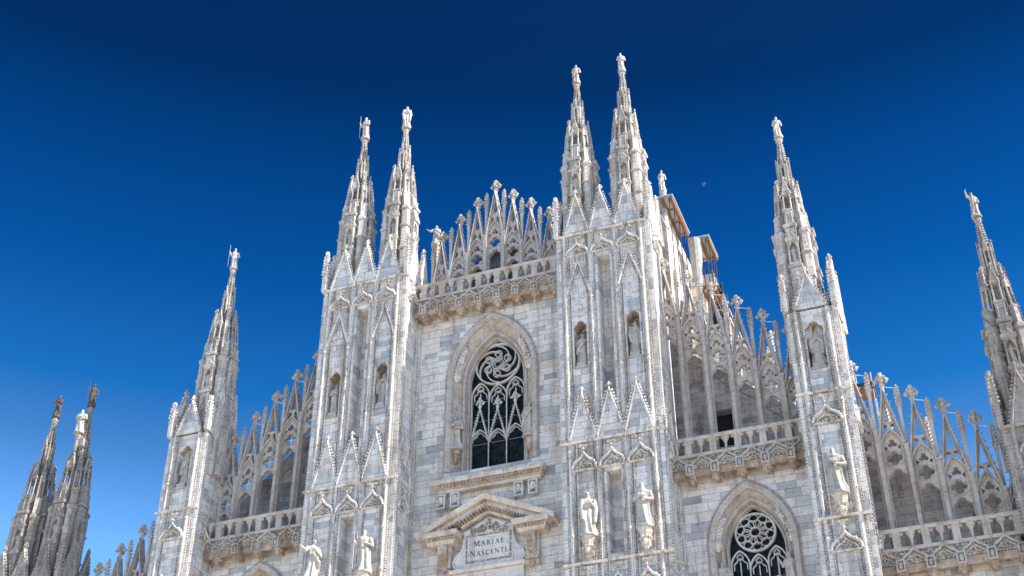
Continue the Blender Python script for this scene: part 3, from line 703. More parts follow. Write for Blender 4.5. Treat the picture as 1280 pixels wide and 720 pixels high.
# ---- traceried windows
def window(cx, zsill, zs, za, hw, ow, oza, rose, lanc_za, name='window'):
    """hood half-width hw (apex za, y=0); glazed opening half-width ow (apex oza, y=0.9)"""
    h = MB()
    h.bar(jambed(cx, hw+0.16, zsill, zs, za+0.22), 0.24, -0.16, 0.02)
    h.bar(jambed(cx, hw+0.02, zsill, zs, za+0.04), 0.12, -0.08, 0.10)
    P = jambed(cx, hw+0.33, zsill, zs, za+0.42, 30)
    for i in range(1, len(P)-1): h.leaf(P[i][0], -0.05, P[i][1], 0.07)
    for s in (-1, 1): beads(h, cx+s*(hw+0.33), -0.03, zsill, zs, 0.16, 0.07)
    iw = ow+0.30
    RV = MB(); H0 = h; h = RV
    loft(h, jambed(cx, hw, zsill, zs, za), 0.02, jambed(cx, iw, zsill, zs, oza+0.35), 0.58)
    loft(h, jambed(cx, iw, zsill, zs, oza+0.35), 0.58, jambed(cx, ow, zsill, zs, oza), 0.96)
    h = H0
    h.bar(jambed(cx, iw-0.02, zsill, zs, oza+0.33), 0.17, 0.42, 0.62)
    h.bar(jambed(cx, ow+0.08, zsill, zs, oza+0.09), 0.11, 0.70, 0.92)
    root = h.build(name, M['screen'], CH); h = RV
    RV.build('reveal', M['reveal'], root)
    # carved canopies hanging over the two jamb statues
    for s in (-1, 1):
        c = MB(); A = arch(cx, (hw+iw)/2+0.02, zs-0.2, (za+oza)/2+0.25, 20); A = A[2:11] if s < 0 else A[-11:-2][::-1]
        for i in range(len(A)-1):
            c.bar([A[i], A[i+1]], 0.30, 0.02-0.0*i, 0.45)
            c.leaf(A[i][0]-0.1, 0.02, A[i][1], 0.10); c.leaf(A[i][0]+0.1, 0.02, A[i][1]+0.1, 0.10); c.leaf(A[i][0], -0.04, A[i][1]+0.05, 0.09)
        c.lathe(A[0][0], 0.18, [(0.08, A[0][1]-0.28), (0.2, A[0][1]-0.14), (0.24, A[0][1]+0.05), (0.14, A[0][1]+0.4)], 8)
        c.finial(A[-1][0], 0.15, A[-1][1], 0.45)
        c.build('canopy', M['carv'], root)
        k = MB(); kx = cx+s*(hw+iw)/2
        k.lathe(kx, 0.22, [(0.05, zsill+0.55), (0.14, zsill+0.68), (0.17, zsill+0.9), (0.22, zsill+1.1), (0.26, zsill+1.25), (0.26, zsill+1.35)], 8)
        for a in range(8): k.leaf(kx+cos(a*pi/4)*0.17, 0.22+sin(a*pi/4)*0.17, zsill+0.95, 0.10)
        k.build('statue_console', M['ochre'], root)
    g = MB(); g.plate(jambed(cx, ow+0.02, zsill, zs, oza+0.02, 14), [], 1.12, 1.16); g.build('glass', M['glass'], root)
    # tracery
    t = MB(); y0, y1 = 0.90, 1.08; rx, rz, rr = rose['c'][0], rose['c'][1], rose['r']
    t.bar(circ(rx, rz, rr, 40), 0.10, y0, y1, True)
    n = rose['n']
    if rose['kind'] == 'swirl':
        t.bar(circ(rx, rz, rr*0.26, 20), 0.055, y0, y1, True)
        for k in range(n):
            a = 2*pi*k/n+0.45
            ux, uz = rx+cos(a)*rr*0.50, rz+sin(a)*rr*0.50
            t.bar(circ(ux, uz, rr*0.155, 14), 0.045, y0+0.005, y1, True)
            pth = []
            for i in range(13):
                q = i/12; aa = a-0.55+1.75*q; r_ = rr*(0.30+0.66*q**0.8); pth.append((rx+cos(aa)*r_, rz+sin(aa)*r_))
            t.bar(pth, 0.06, y0+0.01, y1)
            t.bar(foil(rx, rz, 6, rr*0.17, 0, 4), 0.03, y0+0.02, y1, True) if k == 0 else None
    else:
        t.bar(circ(rx, rz, rr*0.24, 18), 0.04, y0, y1, True)
        for k in range(n):
            a = 2*pi*k/n
            ux, uz = rx+cos(a)*rr*0.45, rz+sin(a)*rr*0.45; t.bar(circ(ux, uz, rr*0.2, 14), 0.032, y0+0.006, y1, True)
            ux, uz = rx+cos(a+0.35)*rr*0.76, rz+sin(a+0.35)*rr*0.76; t.bar(circ(ux, uz, rr*0.22, 14), 0.032, y0+0.01, y1, True)
    lw = (2*ow)/3
    for k in (-1, 0, 1):
        lx = cx+k*lw; top = lanc_za[abs(k)]
        sp = top-lw*0.85
        t.bar(jambed(lx, lw/2, zsill, sp, top), 0.075, y0+0.02+0.004*k, y1)
        t.bar(trefoil_open(lx, lw*0.36, sp-0.2, sp+lw*0.42)[1:]+[(lx-lw*0.36, sp-0.2)], 0.05, y0+0.06, y1-0.01)
        t.bar(foil(lx, sp+lw*0.50, 4, lw*0.17, pi/2, 4), 0.04, y0+0.06, y1-0.01, True)
        # crocketed gablet with big finial, standing on a lower arch
        ga = zsill+(top-zsill)*0.70; gb_ = zsill+(top-zsill)*0.385; la = zsill+(top-zsill)*0.485
        t.bar(arch(lx, lw*0.44, gb_-0.15, la, 8), 0.06, y0-0.01, y1)
        t.bar(trefoil_open(lx, lw*0.34, gb_-0.35, la-0.18)[2:-1], 0.04, y0+0.06, y1-0.01)
        gable(t, lx, lw*0.46, gb_-0.05, ga, y0-0.06, 0.14, 0.0, 0.17, 0.065, frame=0.065, panel=None)
        t.finial(lx, y0+0.02, ga-0.08, 0.85)
        t.box(lx-0.02, lx+0.02, y0+0.05, y1, ga+0.7, sp+0.2)
    t.build('tracery', M['trac'], root)
    for z in (zsill+(lanc_za[0]-zsill)*q for q in (0.36, 0.62, 0.84)):
        b = MB(); b.box(cx-ow, cx+ow, 1.09, 1.115, z-0.012, z+0.012); b.build('glazing_bar', M['steel'], root)
    return root
window(0, 36.4, 42.2, 45.98, 2.45, 1.60, 44.95, dict(c=(-0.02, 43.42), r=1.32, kind='swirl', n=6), (42.05, 42.32))
window(13.62, 22.0, 29.6, 32.58, 1.92, 1.36, 31.86, dict(c=(13.60, 30.62), r=0.98, kind='rosette', n=10), (29.45, 29.75))
window(-13.62, 22.0, 29.6, 32.58, 1.92, 1.36, 31.86, dict(c=(-13.62, 30.62), r=0.98, kind='rosette', n=10), (29.45, 29.75))

# ---- sill on mask brackets, pediment with the inscribed plaque
sl = MB(); sl.slab(-3.25, 3.25, -0.72, -0.004, 35.42, 35.66, 0.06); sl.box(-3.05, 3.05, -0.55, -0.004, 35.16, 35.418)
sl.box(-2.95, 2.95, -0.40, -0.004, 34.98, 35.158)
SL = sl.build('window_sill', M['warm'], CH)
d = MB(); d.box(-3.0, 3.0, -0.575, -0.5515, 35.19, 35.39); x = -2.98
while x < 2.95:
    d.box(x, x+0.10, -0.64, -0.552, 35.20, 35.38); x += 0.20
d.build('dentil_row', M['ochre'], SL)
for mx in (-2.74, -1.93, 1.70, 2.50):
    c = MB(); c.box(mx-0.27, mx+0.27, -0.30, -0.004, 34.1, 34.976); c.bar([(mx-0.22, 34.15), (mx+0.22, 34.15), (mx+0.22, 34.92), (mx-0.22, 34.92)], 0.09, -0.40, -0.30, True)
    q = MB(); q.box(mx-0.17, mx+0.17, -0.308, -0.3005, 34.2, 34.88); q.build('mask_field', M['recess_shade'], SL)
    c.blob(mx, -0.32, 34.56, 0.13, 0.13, 0.20, 8, 6); c.blob(mx, -0.36, 34.72, 0.16, 0.1, 0.1, 6, 4, 0.25); c.blob(mx, -0.45, 34.54, 0.03, 0.05, 0.05, 5, 4)
    for e in (-0.15, 0.15): c.blob(mx+e, -0.3, 34.5, 0.06, 0.08, 0.2, 6, 4, 0.2)
    c.build('mask_bracket', M['carv'], SL)
p = MB()
ap, tp = (0, 34.28), 32.55
for s in (-1, 1):
    A, B_ = ap, (s*3.88, tp)
    p.add([(A[0], -1.05, A[1]), (B_[0], -1.05, B_[1]), (B_[0], -0.004, B_[1]), (A[0], -0.004, A[1]), (A[0], -0.95, A[1]-0.28), (B_[0]-s*0.05, -0.95, B_[1]-0.26), (B_[0]-s*0.05, -0.004, B_[1]-0.26), (A[0], -0.004, A[1]-0.28)],
          [(0,1,2,3),(4,7,6,5),(0,4,5,1),(1,5,6,2)] if s > 0 else [(3,2,1,0),(5,6,7,4),(1,5,4,0),(2,6,5,1)])
    p.bar([(0, 33.86), (s*3.3, 32.42)], 0.26, -0.72, -0.01, ch=0.15)
    p.bar([(0, 33.52), (s*1.5, 32.82)], 0.18, -0.42, -0.01, ch=0.15)
    a, b = sorted((s*1.52, s*3.55)); p.slab(a, b, -1.02, -0.004, 32.24, 32.52, 0.08); a, b = sorted((s*1.72, s*3.32)); p.slab(a, b, -0.78, -0.006, 31.86, 32.236, 0.10)
    a, b = sorted((s*2.08, s*2.80)); p.box(a, b, -0.34, -0.004, 30.2, 31.858)
PD = p.build('pediment', M['warm'], CH)
d = MB()
for s in (-1, 1):
    for i in range(19):
        t = (i+0.5)/19; x, z = lerp((0, 33.66), (s*3.2, 32.27), t); d.box(x-0.05, x+0.05, -0.80, -0.3, z-0.10, z+0.03)
    for i in range(8):
        x = s*(1.82+0.19*i); d.box(x-0.05, x+0.05, -0.88, -0.3, 32.06, 32.20)
    k = MB(); kx = s*2.44
    k.add([(kx-0.26, -0.72, 31.855), (kx+0.26, -0.72, 31.855), (kx+0.26, -0.34, 31.855), (kx-0.26, -0.34, 31.855), (kx-0.22, -0.46, 30.9), (kx+0.22, -0.46, 30.9), (kx+0.22, -0.34, 30.75), (kx-0.22, -0.34, 30.75)], [(0,1,2,3),(4,7,6,5),(0,4,5,1),(1,5,6,2),(3,7,4,0)])
    for z in (31.6, 31.3, 31.0): k.leaf(kx, -0.62+(31.6-z)*0.2, z, 0.16); k.leaf(kx-0.13, -0.56, z, 0.1); k.leaf(kx+0.13, -0.56, z, 0.1)
    k.slab(kx-0.36, kx+0.36, -0.5, -0.342, 30.45, 30.62, 0.05); k.blob(kx, -0.42, 30.2, 0.2, 0.14, 0.24, 8, 5, 0.2)
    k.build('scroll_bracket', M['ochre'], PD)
    # side volutes of the tablet
    v = MB(); v.bar([(s*(1.35+0.0), 32.1), (s*1.42, 31.7), (s*1.55, 31.45), (s*1.85, 31.2), (s*1.98, 30.9), (s*1.9, 30.65), (s*1.6, 30.5), (s*1.35, 30.5)][::s], 0.12, -0.3, -0.01)
    v.plate([(s*1.33, 30.5), (s*1.6, 30.5), (s*1.95, 30.7), (s*1.9, 31.1), (s*1.55, 31.4), (s*1.38, 31.8), (s*1.33, 32.1)], [], -0.2, -0.012)
    v.build('side_volute', M['panel'], PD)
d.build('dentil_row', M['ochre'], PD)
f = MB(); f.plate([(-1.36, 30.5), (1.36, 30.5), (1.36, 32.6), (0, 33.25), (-1.36, 32.6)], [], -0.24, -0.006)
f.slab(-2.1, 2.1, -0.5, -0.006, 30.26, 30.44, 0.05); f.box(-1.95, 1.95, -0.3, -0.008, 28.5, 30.25)
f.build('tympanum', M['panel'], PD)
pq = MB(); pq.box(-1.17, 1.17, -0.27, -0.242, 30.88, 32.22); PQ = pq.build('plaque', M['panel'], PD)
fr = MB(); fr.bar([(-1.22, 30.83), (1.22, 30.83), (1.22, 32.27), (-1.22, 32.27)], 0.08, -0.31, -0.242, True)
for i in range(70):
    x = random.uniform(-1.05, 1.05); fr.leaf(x, -0.27, 32.42+random.random()*max(0.05, 0.62-abs(x)*0.5), random.uniform(0.05, 0.1))
fr.blob(0, -0.33, 32.75, 0.16, 0.12, 0.2, 8, 5); fr.blob(0, -0.33, 33.0, 0.1, 0.1, 0.12, 8, 5)
for s in (-1, 1): fr.tube([(s*(0.15+0.13*k), -0.3, 32.6+0.16*sin(k*1.1)) for k in range(8)], 0.05, 5)
fr.build('plaque_frame', M['filig'], PD)
# inscription in Roman capitals: strokes (x0,z0,x1,z1,width) on a 1-high body, with serifs
TK, TN = 0.15, 0.065
def serif(x, z, w=0.2): return (x-w, z, x+w, z, 0.045)
GL = {
 'M': (1.02, [(0.10, 0, 0.18, 1, TN), (0.18, 1, 0.50, 0.05, TK), (0.50, 0.05, 0.83, 1, TN), (0.83, 1, 0.92, 0, TK), serif(0.10, 0.02, 0.13), serif(0.92, 0.02, 0.15), serif(0.12, 0.98, 0.1), serif(0.88, 0.98, 0.1)]),
 'A': (0.86, [(0.10, 0, 0.43, 1, TN), (0.43, 1, 0.76, 0, TK), (0.22, 0.36, 0.64, 0.36, TN), serif(0.10, 0.02, 0.13), serif(0.76, 0.02, 0.15)]),
 'R': (0.78, [(0.16, 0, 0.16, 1, TK), (0.16, 0.97, 0.42, 0.97, TN), (0.42, 0.97, 0.57, 0.84, TK*0.8), (0.57, 0.84, 0.57, 0.66, TK), (0.57, 0.66, 0.42, 0.52, TK*0.8), (0.42, 0.52, 0.16, 0.52, TN), (0.36, 0.52, 0.68, 0, TK), serif(0.16, 0.02, 0.15), serif(0.07, 0.98, 0.08), serif(0.72, 0.02, 0.1)]),
 'I': (0.34, [(0.17, 0, 0.17, 1, TK), serif(0.17, 0.02, 0.15), serif(0.17, 0.98, 0.15)]),
 'E': (0.64, [(0.16, 0, 0.16, 1, TK), (0.05, 0.97, 0.55, 0.97, TN), (0.16, 0.52, 0.46, 0.52, TN), (0.05, 0.03, 0.58, 0.03, TN), (0.55, 0.97, 0.55, 0.82, TN), (0.58, 0.03, 0.60, 0.2, TN), (0.46, 0.44, 0.46, 0.6, 0.05)]),
 'N': (0.94, [(0.14, 0, 0.14, 1, TN), (0.14, 1, 0.80, 0, TK), (0.80, 0, 0.80, 1, TN), serif(0.14, 0.02, 0.13), serif(0.80, 0.98, 0.13), serif(0.08, 0.98, 0.1)]),
 'S': (0.60, [(0.50, 0.84, 0.44, 0.95, TN), (0.44, 0.95, 0.26, 0.98, TN), (0.26, 0.98, 0.13, 0.87, TK*0.8), (0.13, 0.87, 0.14, 0.70, TK*0.8), (0.14, 0.70, 0.44, 0.40, TK), (0.44, 0.40, 0.50, 0.22, TK*0.8), (0.50, 0.22, 0.38, 0.05, TK*0.8), (0.38, 0.05, 0.18, 0.03, TN), (0.18, 0.03, 0.10, 0.2, TN)]),
 'C': (0.84, [(0.76, 0.78, 0.66, 0.94, TN), (0.66, 0.94, 0.44, 0.99, TN), (0.44, 0.99, 0.20, 0.84, TK*0.8), (0.20, 0.84, 0.10, 0.50, TK), (0.10, 0.50, 0.20, 0.16, TK), (0.20, 0.16, 0.44, 0.01, TK*0.8), (0.44, 0.01, 0.66, 0.05, TN), (0.66, 0.05, 0.77, 0.2, TN), (0.76, 0.78, 0.76, 0.92, 0.05)]),
 'T': (0.74, [(0.37, 0, 0.37, 1, TK), (0.04, 0.97, 0.70, 0.97, TN), serif(0.37, 0.02, 0.15), (0.05, 0.97, 0.04, 0.82, 0.05), (0.69, 0.97, 0.70, 0.82, 0.05)])}
def write(txt, cx, z, h, gap, first):
    tot = sum(GL[c][0]*h*(first if i == 0 else 1)+gap for i, c in enumerate(txt))-gap; x = cx-tot/2
    for i, c in enumerate(txt):
        hh = h*(first if i == 0 else 1); adv, st = GL[c]; mb = MB()
        for j, (a, b, e, g, w) in enumerate(st):
            dx, dz = e-a, g-b; L = sqrt(dx*dx+dz*dz) or 1; nx, nz = -dz/L*w/2, dx/L*w/2; yy = -0.277-0.0006*j
            q = [(a+nx, b+nz), (e+nx, g+nz), (e-nx, g-nz), (a-nx, b-nz)]
            q = [(x+u*hh, z+v*hh) for u, v in q]
            mb.plate(q, [], yy, -0.2705)
        mb.build('letter', M['ink'], PD); x += adv*hh+gap
write('MARIAE', 0.03, 31.66, 0.265, 0.085, 1.2)
write('NASCENTI', 0.0, 31.12, 0.265, 0.06, 1.2)

# ---- nave rising behind the front
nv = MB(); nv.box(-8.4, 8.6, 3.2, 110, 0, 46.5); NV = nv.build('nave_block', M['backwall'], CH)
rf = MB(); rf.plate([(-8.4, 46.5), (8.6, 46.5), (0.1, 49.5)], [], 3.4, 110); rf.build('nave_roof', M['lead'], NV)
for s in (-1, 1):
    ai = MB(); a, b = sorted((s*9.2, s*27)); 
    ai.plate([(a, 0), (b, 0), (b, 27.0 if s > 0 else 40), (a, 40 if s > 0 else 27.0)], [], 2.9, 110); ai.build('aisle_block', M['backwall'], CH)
# ---- sunlit clerestory flank with buttress pinnacles, seen to the right of the tall buttress
cl = MB(); cl.box(8.5, 9.42, 5.2, 60, 40, 54.0)
CL = cl.build('clerestory_wall', M['pier'], CH)
b = MB(); b.box(8.85, 9.7, 4.4, 5.19, 38, 53.2); b.plate([(8.85, 53.2), (9.7, 53.2), (9.28, 54.5)], [], 4.42, 5.19); b.bar([(8.85, 53.2), (9.28, 54.5), (9.7, 53.2)], 0.08, 4.36, 4.6)
b.build('wall_buttress', M['warm'], CL)
cl = MB(); cl.box(8.52, 9.35, 6.6, 40, 54.02, 55.85); cl.build('upper_wall', M['warm'], CL)
cl = MB(); cl.box(9.423, 10.95, 11.8, 45, 40, 54.4); cl.build('stepped_wall', M['pier'], CL)
for y in (11.2,):
    b = MB(); b.box(9.422, 10.1, y-0.5, y+0.5, 38, 52.0); b.M = RZ(pi/2, (10.12, y, 0)); gable(b, 0, 0.55, 52.0, 53.6, -0.05, 0.5, 0.6, 0.25, 0.07); b.M = None
    b.build('wall_buttress', M['warm'], CL)
hb = MB(); hb.plate([(-1.9, 46.6), (1.9, 46.6), (1.9, 50.7), (0.0, 52.15), (-1.9, 50.7)], [], 0.95, 1.1)
for i in range(19): hb.box(-1.86+i*0.2, -1.82+i*0.2, 0.90, 0.948, 46.7, 50.6)
hb.build('lead_gable_cover', M['lead'], CH)
# flying pinnacles over the aisle roofs
def flyer(x, y, z0, z1, r=0.35):
    p = MB(); p.box(x-r, x+r, y-r, y+r, z0-12, z0)
    for k in range(4): p.M = RZ(k*pi/2, (x, y, 0)); gable(p, 0, r, z0, z0+1.1, -r-0.08, 0.2, 0.3, 0.2, 0.06); p.M = None
    pinnacle(p, x, y, z0, z0+0.9, z1, r*0.6, 6, 0.07); return p.build('roof_pinnacle', M['spire'], CH)
for x, y, z0, z1 in ((12.5, 6, 43.5, 48.0), (14.5, 9, 42.5, 47.2), (-12.5, 6, 42.5, 46.5), (20.5, 6, 35.8, 39.3), (22.4, 7, 34.8, 38.5), (-3.6, 2.6, 48.6, 52.6), (3.9, 2.6, 49.2, 53.2), (2.3, 3.0, 50.2, 52.6), (-20.5, 6, 34, 37)): flyer(x, y, z0, z1)
for i in range(9): flyer(10.4+i*0.72, 4.6+(i*37 % 11)*0.33, 46.4-i*0.78+(i*53 % 7)*0.12, 47.5-i*0.72+(i*29 % 5)*0.15, 0.24)

# ---- statues: a fused draped figure in several poses
def statue_mesh(name, pose, seed):
    R = random.Random(seed); b = MB(); ph = R.random()*6; tw = R.uniform(-1.5, 1.5)
    prof = [(0.0, .15, .125), (.03, .165, .14), (.10, .15, .125), (.2, .135, .115), (.3, .13, .11), (.42, .135, .11), (.52, .135, .112), (.60, .118, .098), (.66, .122, .10), (.73, .138, .105), (.785, .142, .098), (.815, .115, .08), (.835, .06, .055), (.86, .042, .045), (.885, .04, .043)]
    vs = []; n = 28; lean = R.uniform(-.02, .02)
    rings = []
    for i in range(len(prof)-1):
        for j in range(3):
            t = j/3; rings.append(tuple(prof[i][k]*(1-t)+prof[i+1][k]*t for k in range(3)))
    rings.append(prof[-1])
    for z, rx, ry in rings:
        am = 0.17*max(0, 1-z/0.78) + (0.05 if z < .8 else 0)
        ox = 0.018*sin(z*5+ph)+lean*z
        for k in range(n):
            a = 2*pi*k/n; f = 1+am*(sin(6*a+ph+tw*z*2)+0.5*sin(11*a-ph+z*5))
            f += 0.03*sin(z*26+3*a+ph) if .25 < z < .8 else 0
            vs.append((ox+cos(a)*rx*f, sin(a)*ry*f, z))
    m = len(rings); fs = [(i*n+k, i*n+(k+1) % n, (i+1)*n+(k+1) % n, (i+1)*n+k) for i in range(m-1) for k in range(n)]
    fs.append(tuple(range(n))[::-1]); fs.append(tuple((m-1)*n+k for k in range(n))); b.add(vs, fs)
    hx = R.uniform(-.015, .015)+lean*.9; hz = .925
    b.blob(hx, -.008, hz, .047, .056, .066, 12, 9); b.blob(hx, -.03, hz-.035, .032, .036, .03, 8, 6)      # skull, jaw
    b.blob(hx, -.064, hz-.008, .011, .016, .018, 6, 5)                                                      # nose
    b.blob(hx, -.055, hz+.016, .034, .014, .009, 8, 5)                                                      # brow
    for s in (-1, 1): b.blob(hx+s*.048, .0, hz-.005, .008, .014, .02, 6, 5)                                 # ears
    b.blob(hx, .012, hz+.03, .054, .056, .05, 10, 7, .12)                                                   # hair
    if pose in ('beard', 'book', 'staff'):
        b.blob(hx, -.05, hz-.065, .032, .026, .045, 8, 6, .15)
    if pose == 'veil':
        b.blob(hx, .02, hz-.03, .068, .062, .10, 12, 8, .05); b.blob(0, .05, .76, .15, .075, .12, 12, 8)
    if pose == 'armour': b.blob(hx, .0, hz+.05, .05, .058, .035, 10, 6); b.blob(hx, .01, hz+.085, .012, .045, .022, 8, 5)
    def arm(s, elbow, hand, palm=0):
        sh = (s*.125, 0, .785); P = [sh, tuple((a+c)/2 for a, c in zip(sh, elbow)), elbow, tuple((a+c)/2 for a, c in zip(elbow, hand)), hand]
        b.tube(P, [.052, .05, .045, .038, .026], 8)
        b.blob(elbow[0], elbow[1], elbow[2], .047, n=8, m=6)
        d = (Vector(hand)-Vector(elbow)).normalized(); q = Vector(hand); b.blob(*(q+d*.022), .022, .022, .026, 8, 6)
        side = d.cross(Vector((0, 0, 1)) if abs(d.z) < .9 else Vector((0, 1, 0))).normalized()
        for f, L in ((-1.5, .032), (-.5, .04), (.5, .037), (1.5, .028)):
            o = q+d*.036+side*f*.010; b.tube([o, o+d*L*.6, o+d*L+Vector((0, -.006, -.006))], [.0075, .007, .005], 5)
        o = q+side*.02; b.tube([o, o+side*.014+d*.018, o+side*.012+d*.034], [.009, .008, .006], 5)
    if pose == 'book':
        arm(-1, (-.19, -.03, .62), (-.06, -.16, .64)); arm(1, (.18, -.02, .60), (.05, -.15, .56))
        b.M = Matrix.Translation((-.02, -.175, .64)) @ Matrix.Rotation(-.5, 4, 'X'); b.box(-.07, .07, -.02, .02, -.05, .06); b.M = None
    elif pose == 'beard':
        arm(-1, (-.18, -.02, .60), (-.05, -.15, .66)); arm(1, (.19, .0, .60), (.17, -.12, .50))
        b.tube([(.12, -.1, .75), (.0, -.13, .62), (-.12, -.12, .46), (-.17, -.05, .3)], [.03, .045, .05, .04], 7)
    elif pose == 'raised':
        arm(-1, (-.22, -.03, .80), (-.25, -.06, .98)); arm(1, (.19, -.02, .60), (.12, -.14, .55))
        b.tube([(-.25, -.07, .98), (-.235, -.07, 1.07), (-.20, -.07, 1.11)], [.012, .012, .008], 6)
    elif pose == 'staff':
        arm(-1, (-.19, -.03, .62), (-.21, -.12, .70)); arm(1, (.18, -.04, .60), (.04, -.15, .62))
        b.tube([(-.21, -.14, .02), (-.21, -.14, 1.05)], .012, 6)
    elif pose == 'veil':
        arm(-1, (-.18, -.03, .60), (-.02, -.16, .66)); arm(1, (.18, -.03, .60), (.03, -.16, .68))
        b.tube([(-.13, -.06, .78), (-.15, -.08, .55), (-.13, -.1, .3)], [.05, .06, .04], 7); b.tube([(.13, -.06, .78), (.15, -.08, .55), (.12, -.1, .25)], [.05, .06, .04], 7)
    elif pose == 'armour':
        arm(-1, (-.20, -.02, .64), (-.26, -.10, .78)); arm(1, (.2, .02, .62), (.15, -.08, .52))
        b.tube([(-.28, -.12, .02), (-.27, -.12, 1.12)], .011, 6); b.tube([(-.12, .08, .8), (0, .12, .5), (.05, .13, .1)], [.06, .11, .12], 8)
    elif pose == 'reach':
        arm(-1, (-.21, -.06, .66), (-.33, -.10, .72)); arm(1, (.17, -.05, .61), (.0, -.16, .68))
        b.tube([(.1, -.1, .78), (-.05, -.14, .6), (.12, -.12, .42), (.15, .0, .2)], [.03, .04, .05, .05], 7)
    b.lathe(0, 0, [(.20, -.045), (.20, .0), (.17, .012)], 8, pi/8)
    me = bpy.data.meshes.new(name); me.from_pydata(b.v, [], b.f); ob = bpy.data.objects.new(name, me); COL.objects.link(ob)
    md = ob.modifiers.new('fuse', 'REMESH'); md.mode = 'VOXEL'; md.voxel_size = 0.0085
    dg = bpy.context.evaluated_depsgraph_get(); m2 = bpy.data.meshes.new_from_object(ob.evaluated_get(dg)); m2.name = name
    bpy.data.objects.remove(ob); bpy.data.meshes.remove(me); m2.shade_smooth(); return m2
POSES = ['book', 'beard', 'raised', 'staff', 'veil', 'armour', 'reach']
SM = {}
for i, p_ in enumerate(POSES):
    for mk in ('statue', 'statued', 'white', 'bronze'):
        if mk == 'statue': SM[p_, mk] = statue_mesh('statue', p_, 40+i)
        else: SM[p_, mk] = SM[p_, 'statue'].copy()
        SM[p_, mk].materials.clear(); SM[p_, mk].materials.append(M[mk])
SLIM = 1.0
def statue(pose, x, y, z, h, label, rz=0.0, mat='statue', group=None):
    o = bpy.data.objects.new('statue', SM[pose, mat]); COL.objects.link(o); o.location = (x, y, z+0.045*h); o.scale = (h*SLIM, h*SLIM, h); o.rotation_euler = (0, 0, rz)
    tag(o, label, 'statue', group); return o
TIP = {'inner left': ('veil', 'white statue in a mantle crowning the inner spire left of the central gables', 0.5),
       'outer left': ('staff', 'white statue crowning the outer spire of the left tall pair', -0.2),
       'inner right': ('beard', 'pale statue crowning the inner spire right of the central gables', 0.2),
       'outer right': ('book', 'pale statue crowning the highest spire of all', 0.3),
       'single left': ('armour', 'statue topping the lone spire left of the tall left pair', 0.4),
       'single right': ('beard', 'statue topping the lone spire right of the nave roof shelters', 0.3),
       'corner right': ('raised', 'statue raising one arm on top of the rightmost spire', 0.4),
       'corner left inner': ('armour', 'dark statue topping the right one of the two leftmost spires', 0.7),
       'corner left outer': ('reach', 'dark slender statue topping the leftmost spire', 0.2)
       }
NIC = {'inner left': 'small niche statue, inner spire left of the central gables', 'outer left': 'small niche statue, outer spire of the left tall pair',
       'inner right': 'small niche statue, inner spire right of the central gables', 'outer right': 'small statue in a spire niche of the highest spire',
       'single left': 'small niche statue of the lone left spire', 'single right': 'small niche statue of the lone right spire',
       'corner right': 'small statue in a niche of the rightmost spire', 'corner left inner': 'small niche statue, right one of the two leftmost spires', 'corner left outer': 'small statue in a niche of the leftmost spire'}
for nm, x, y, z in SPIRES+SPIRED:
    dk = (nm, x, y, z) in SPIRED
    if nm in TIP:
        p_, lb, rz = TIP[nm]
        hh = 1.9 if 'left' in nm and not dk and 'single' not in nm else 1.6
        o = statue(p_, x, y, z+13.1, hh, lb, rz, 'bronze' if 'corner left' in nm else 'statued' if dk else 'statue'); o.scale = (hh*0.82, hh*0.82, hh)
    if nm in NIC:
        for k, (dx, dy, rz, side) in enumerate(((0, -0.86, 0, 'front'), (0.86, 0, pi/2, 'right'))):
            if side == 'right' and nm.startswith('corner'): continue
            statue(POSES[(k+len(nm)) % 7], x+dx*1.0, y+dy*1.0, z+3.68, 1.05, NIC[nm]+(', front face' if side == 'front' else ', right face'), rz, 'statue', 'small statues in the spire niches')
# buttress niches and consoles
for x, y, z, h, p_, rz, lb in (
    (5.92, -1.60, 40.43, 1.95, 'beard', 0.2, 'slim statue standing in the inner niche of the tall right buttress'),
    (8.88, -1.60, 40.43, 2.05, 'veil', 0.3, 'hooded statue standing in the outer niche of the tall right buttress'),
    (-5.92, -1.60, 40.43, 2.05, 'veil', 0.1, 'hooded statue standing in the inner niche of the tall left buttress'),
    (-8.88, -1.60, 40.43, 1.95, 'book', 0.4, 'bearded statue standing in the outer niche of the tall left buttress'),
    (18.19, -1.72, 37.62, 2.0, 'veil', 0.1, 'veiled statue in the niche of the narrow right buttress under its gable'),
    (-18.19, -1.72, 37.62, 2.0, 'beard', 0.2, 'statue in the niche of the narrow left buttress under its gable')):
    statue(p_, x, y, z, h, lb, rz)
def console(x, y, z):
    c = MB(); c.lathe(x, y, [(0.10, z-1.05), (0.16, z-0.9), (0.22, z-0.62), (0.24, z-0.45), (0.34, z-0.15), (0.38, z)], 8, pi/8)
    c.blob(x, y-0.16, z-0.72, 0.15, 0.16, 0.2, 8, 6); c.blob(x, y-0.34, z-0.72, 0.04, 0.05, 0.06, 6, 4)
    for a in range(10): c.leaf(x+cos(a*0.63)*0.25, y+sin(a*0.63)*0.25, z-0.5, 0.12)
    for e in (-1, 1): c.blob(x+e*0.17, y-0.1, z-0.72, 0.07, 0.1, 0.18, 6, 4, 0.2)
    c.box(x-0.15, x+0.15, y, -1.9, z-0.8, z-0.02); c.build('statue_console', M['warm'], CH)
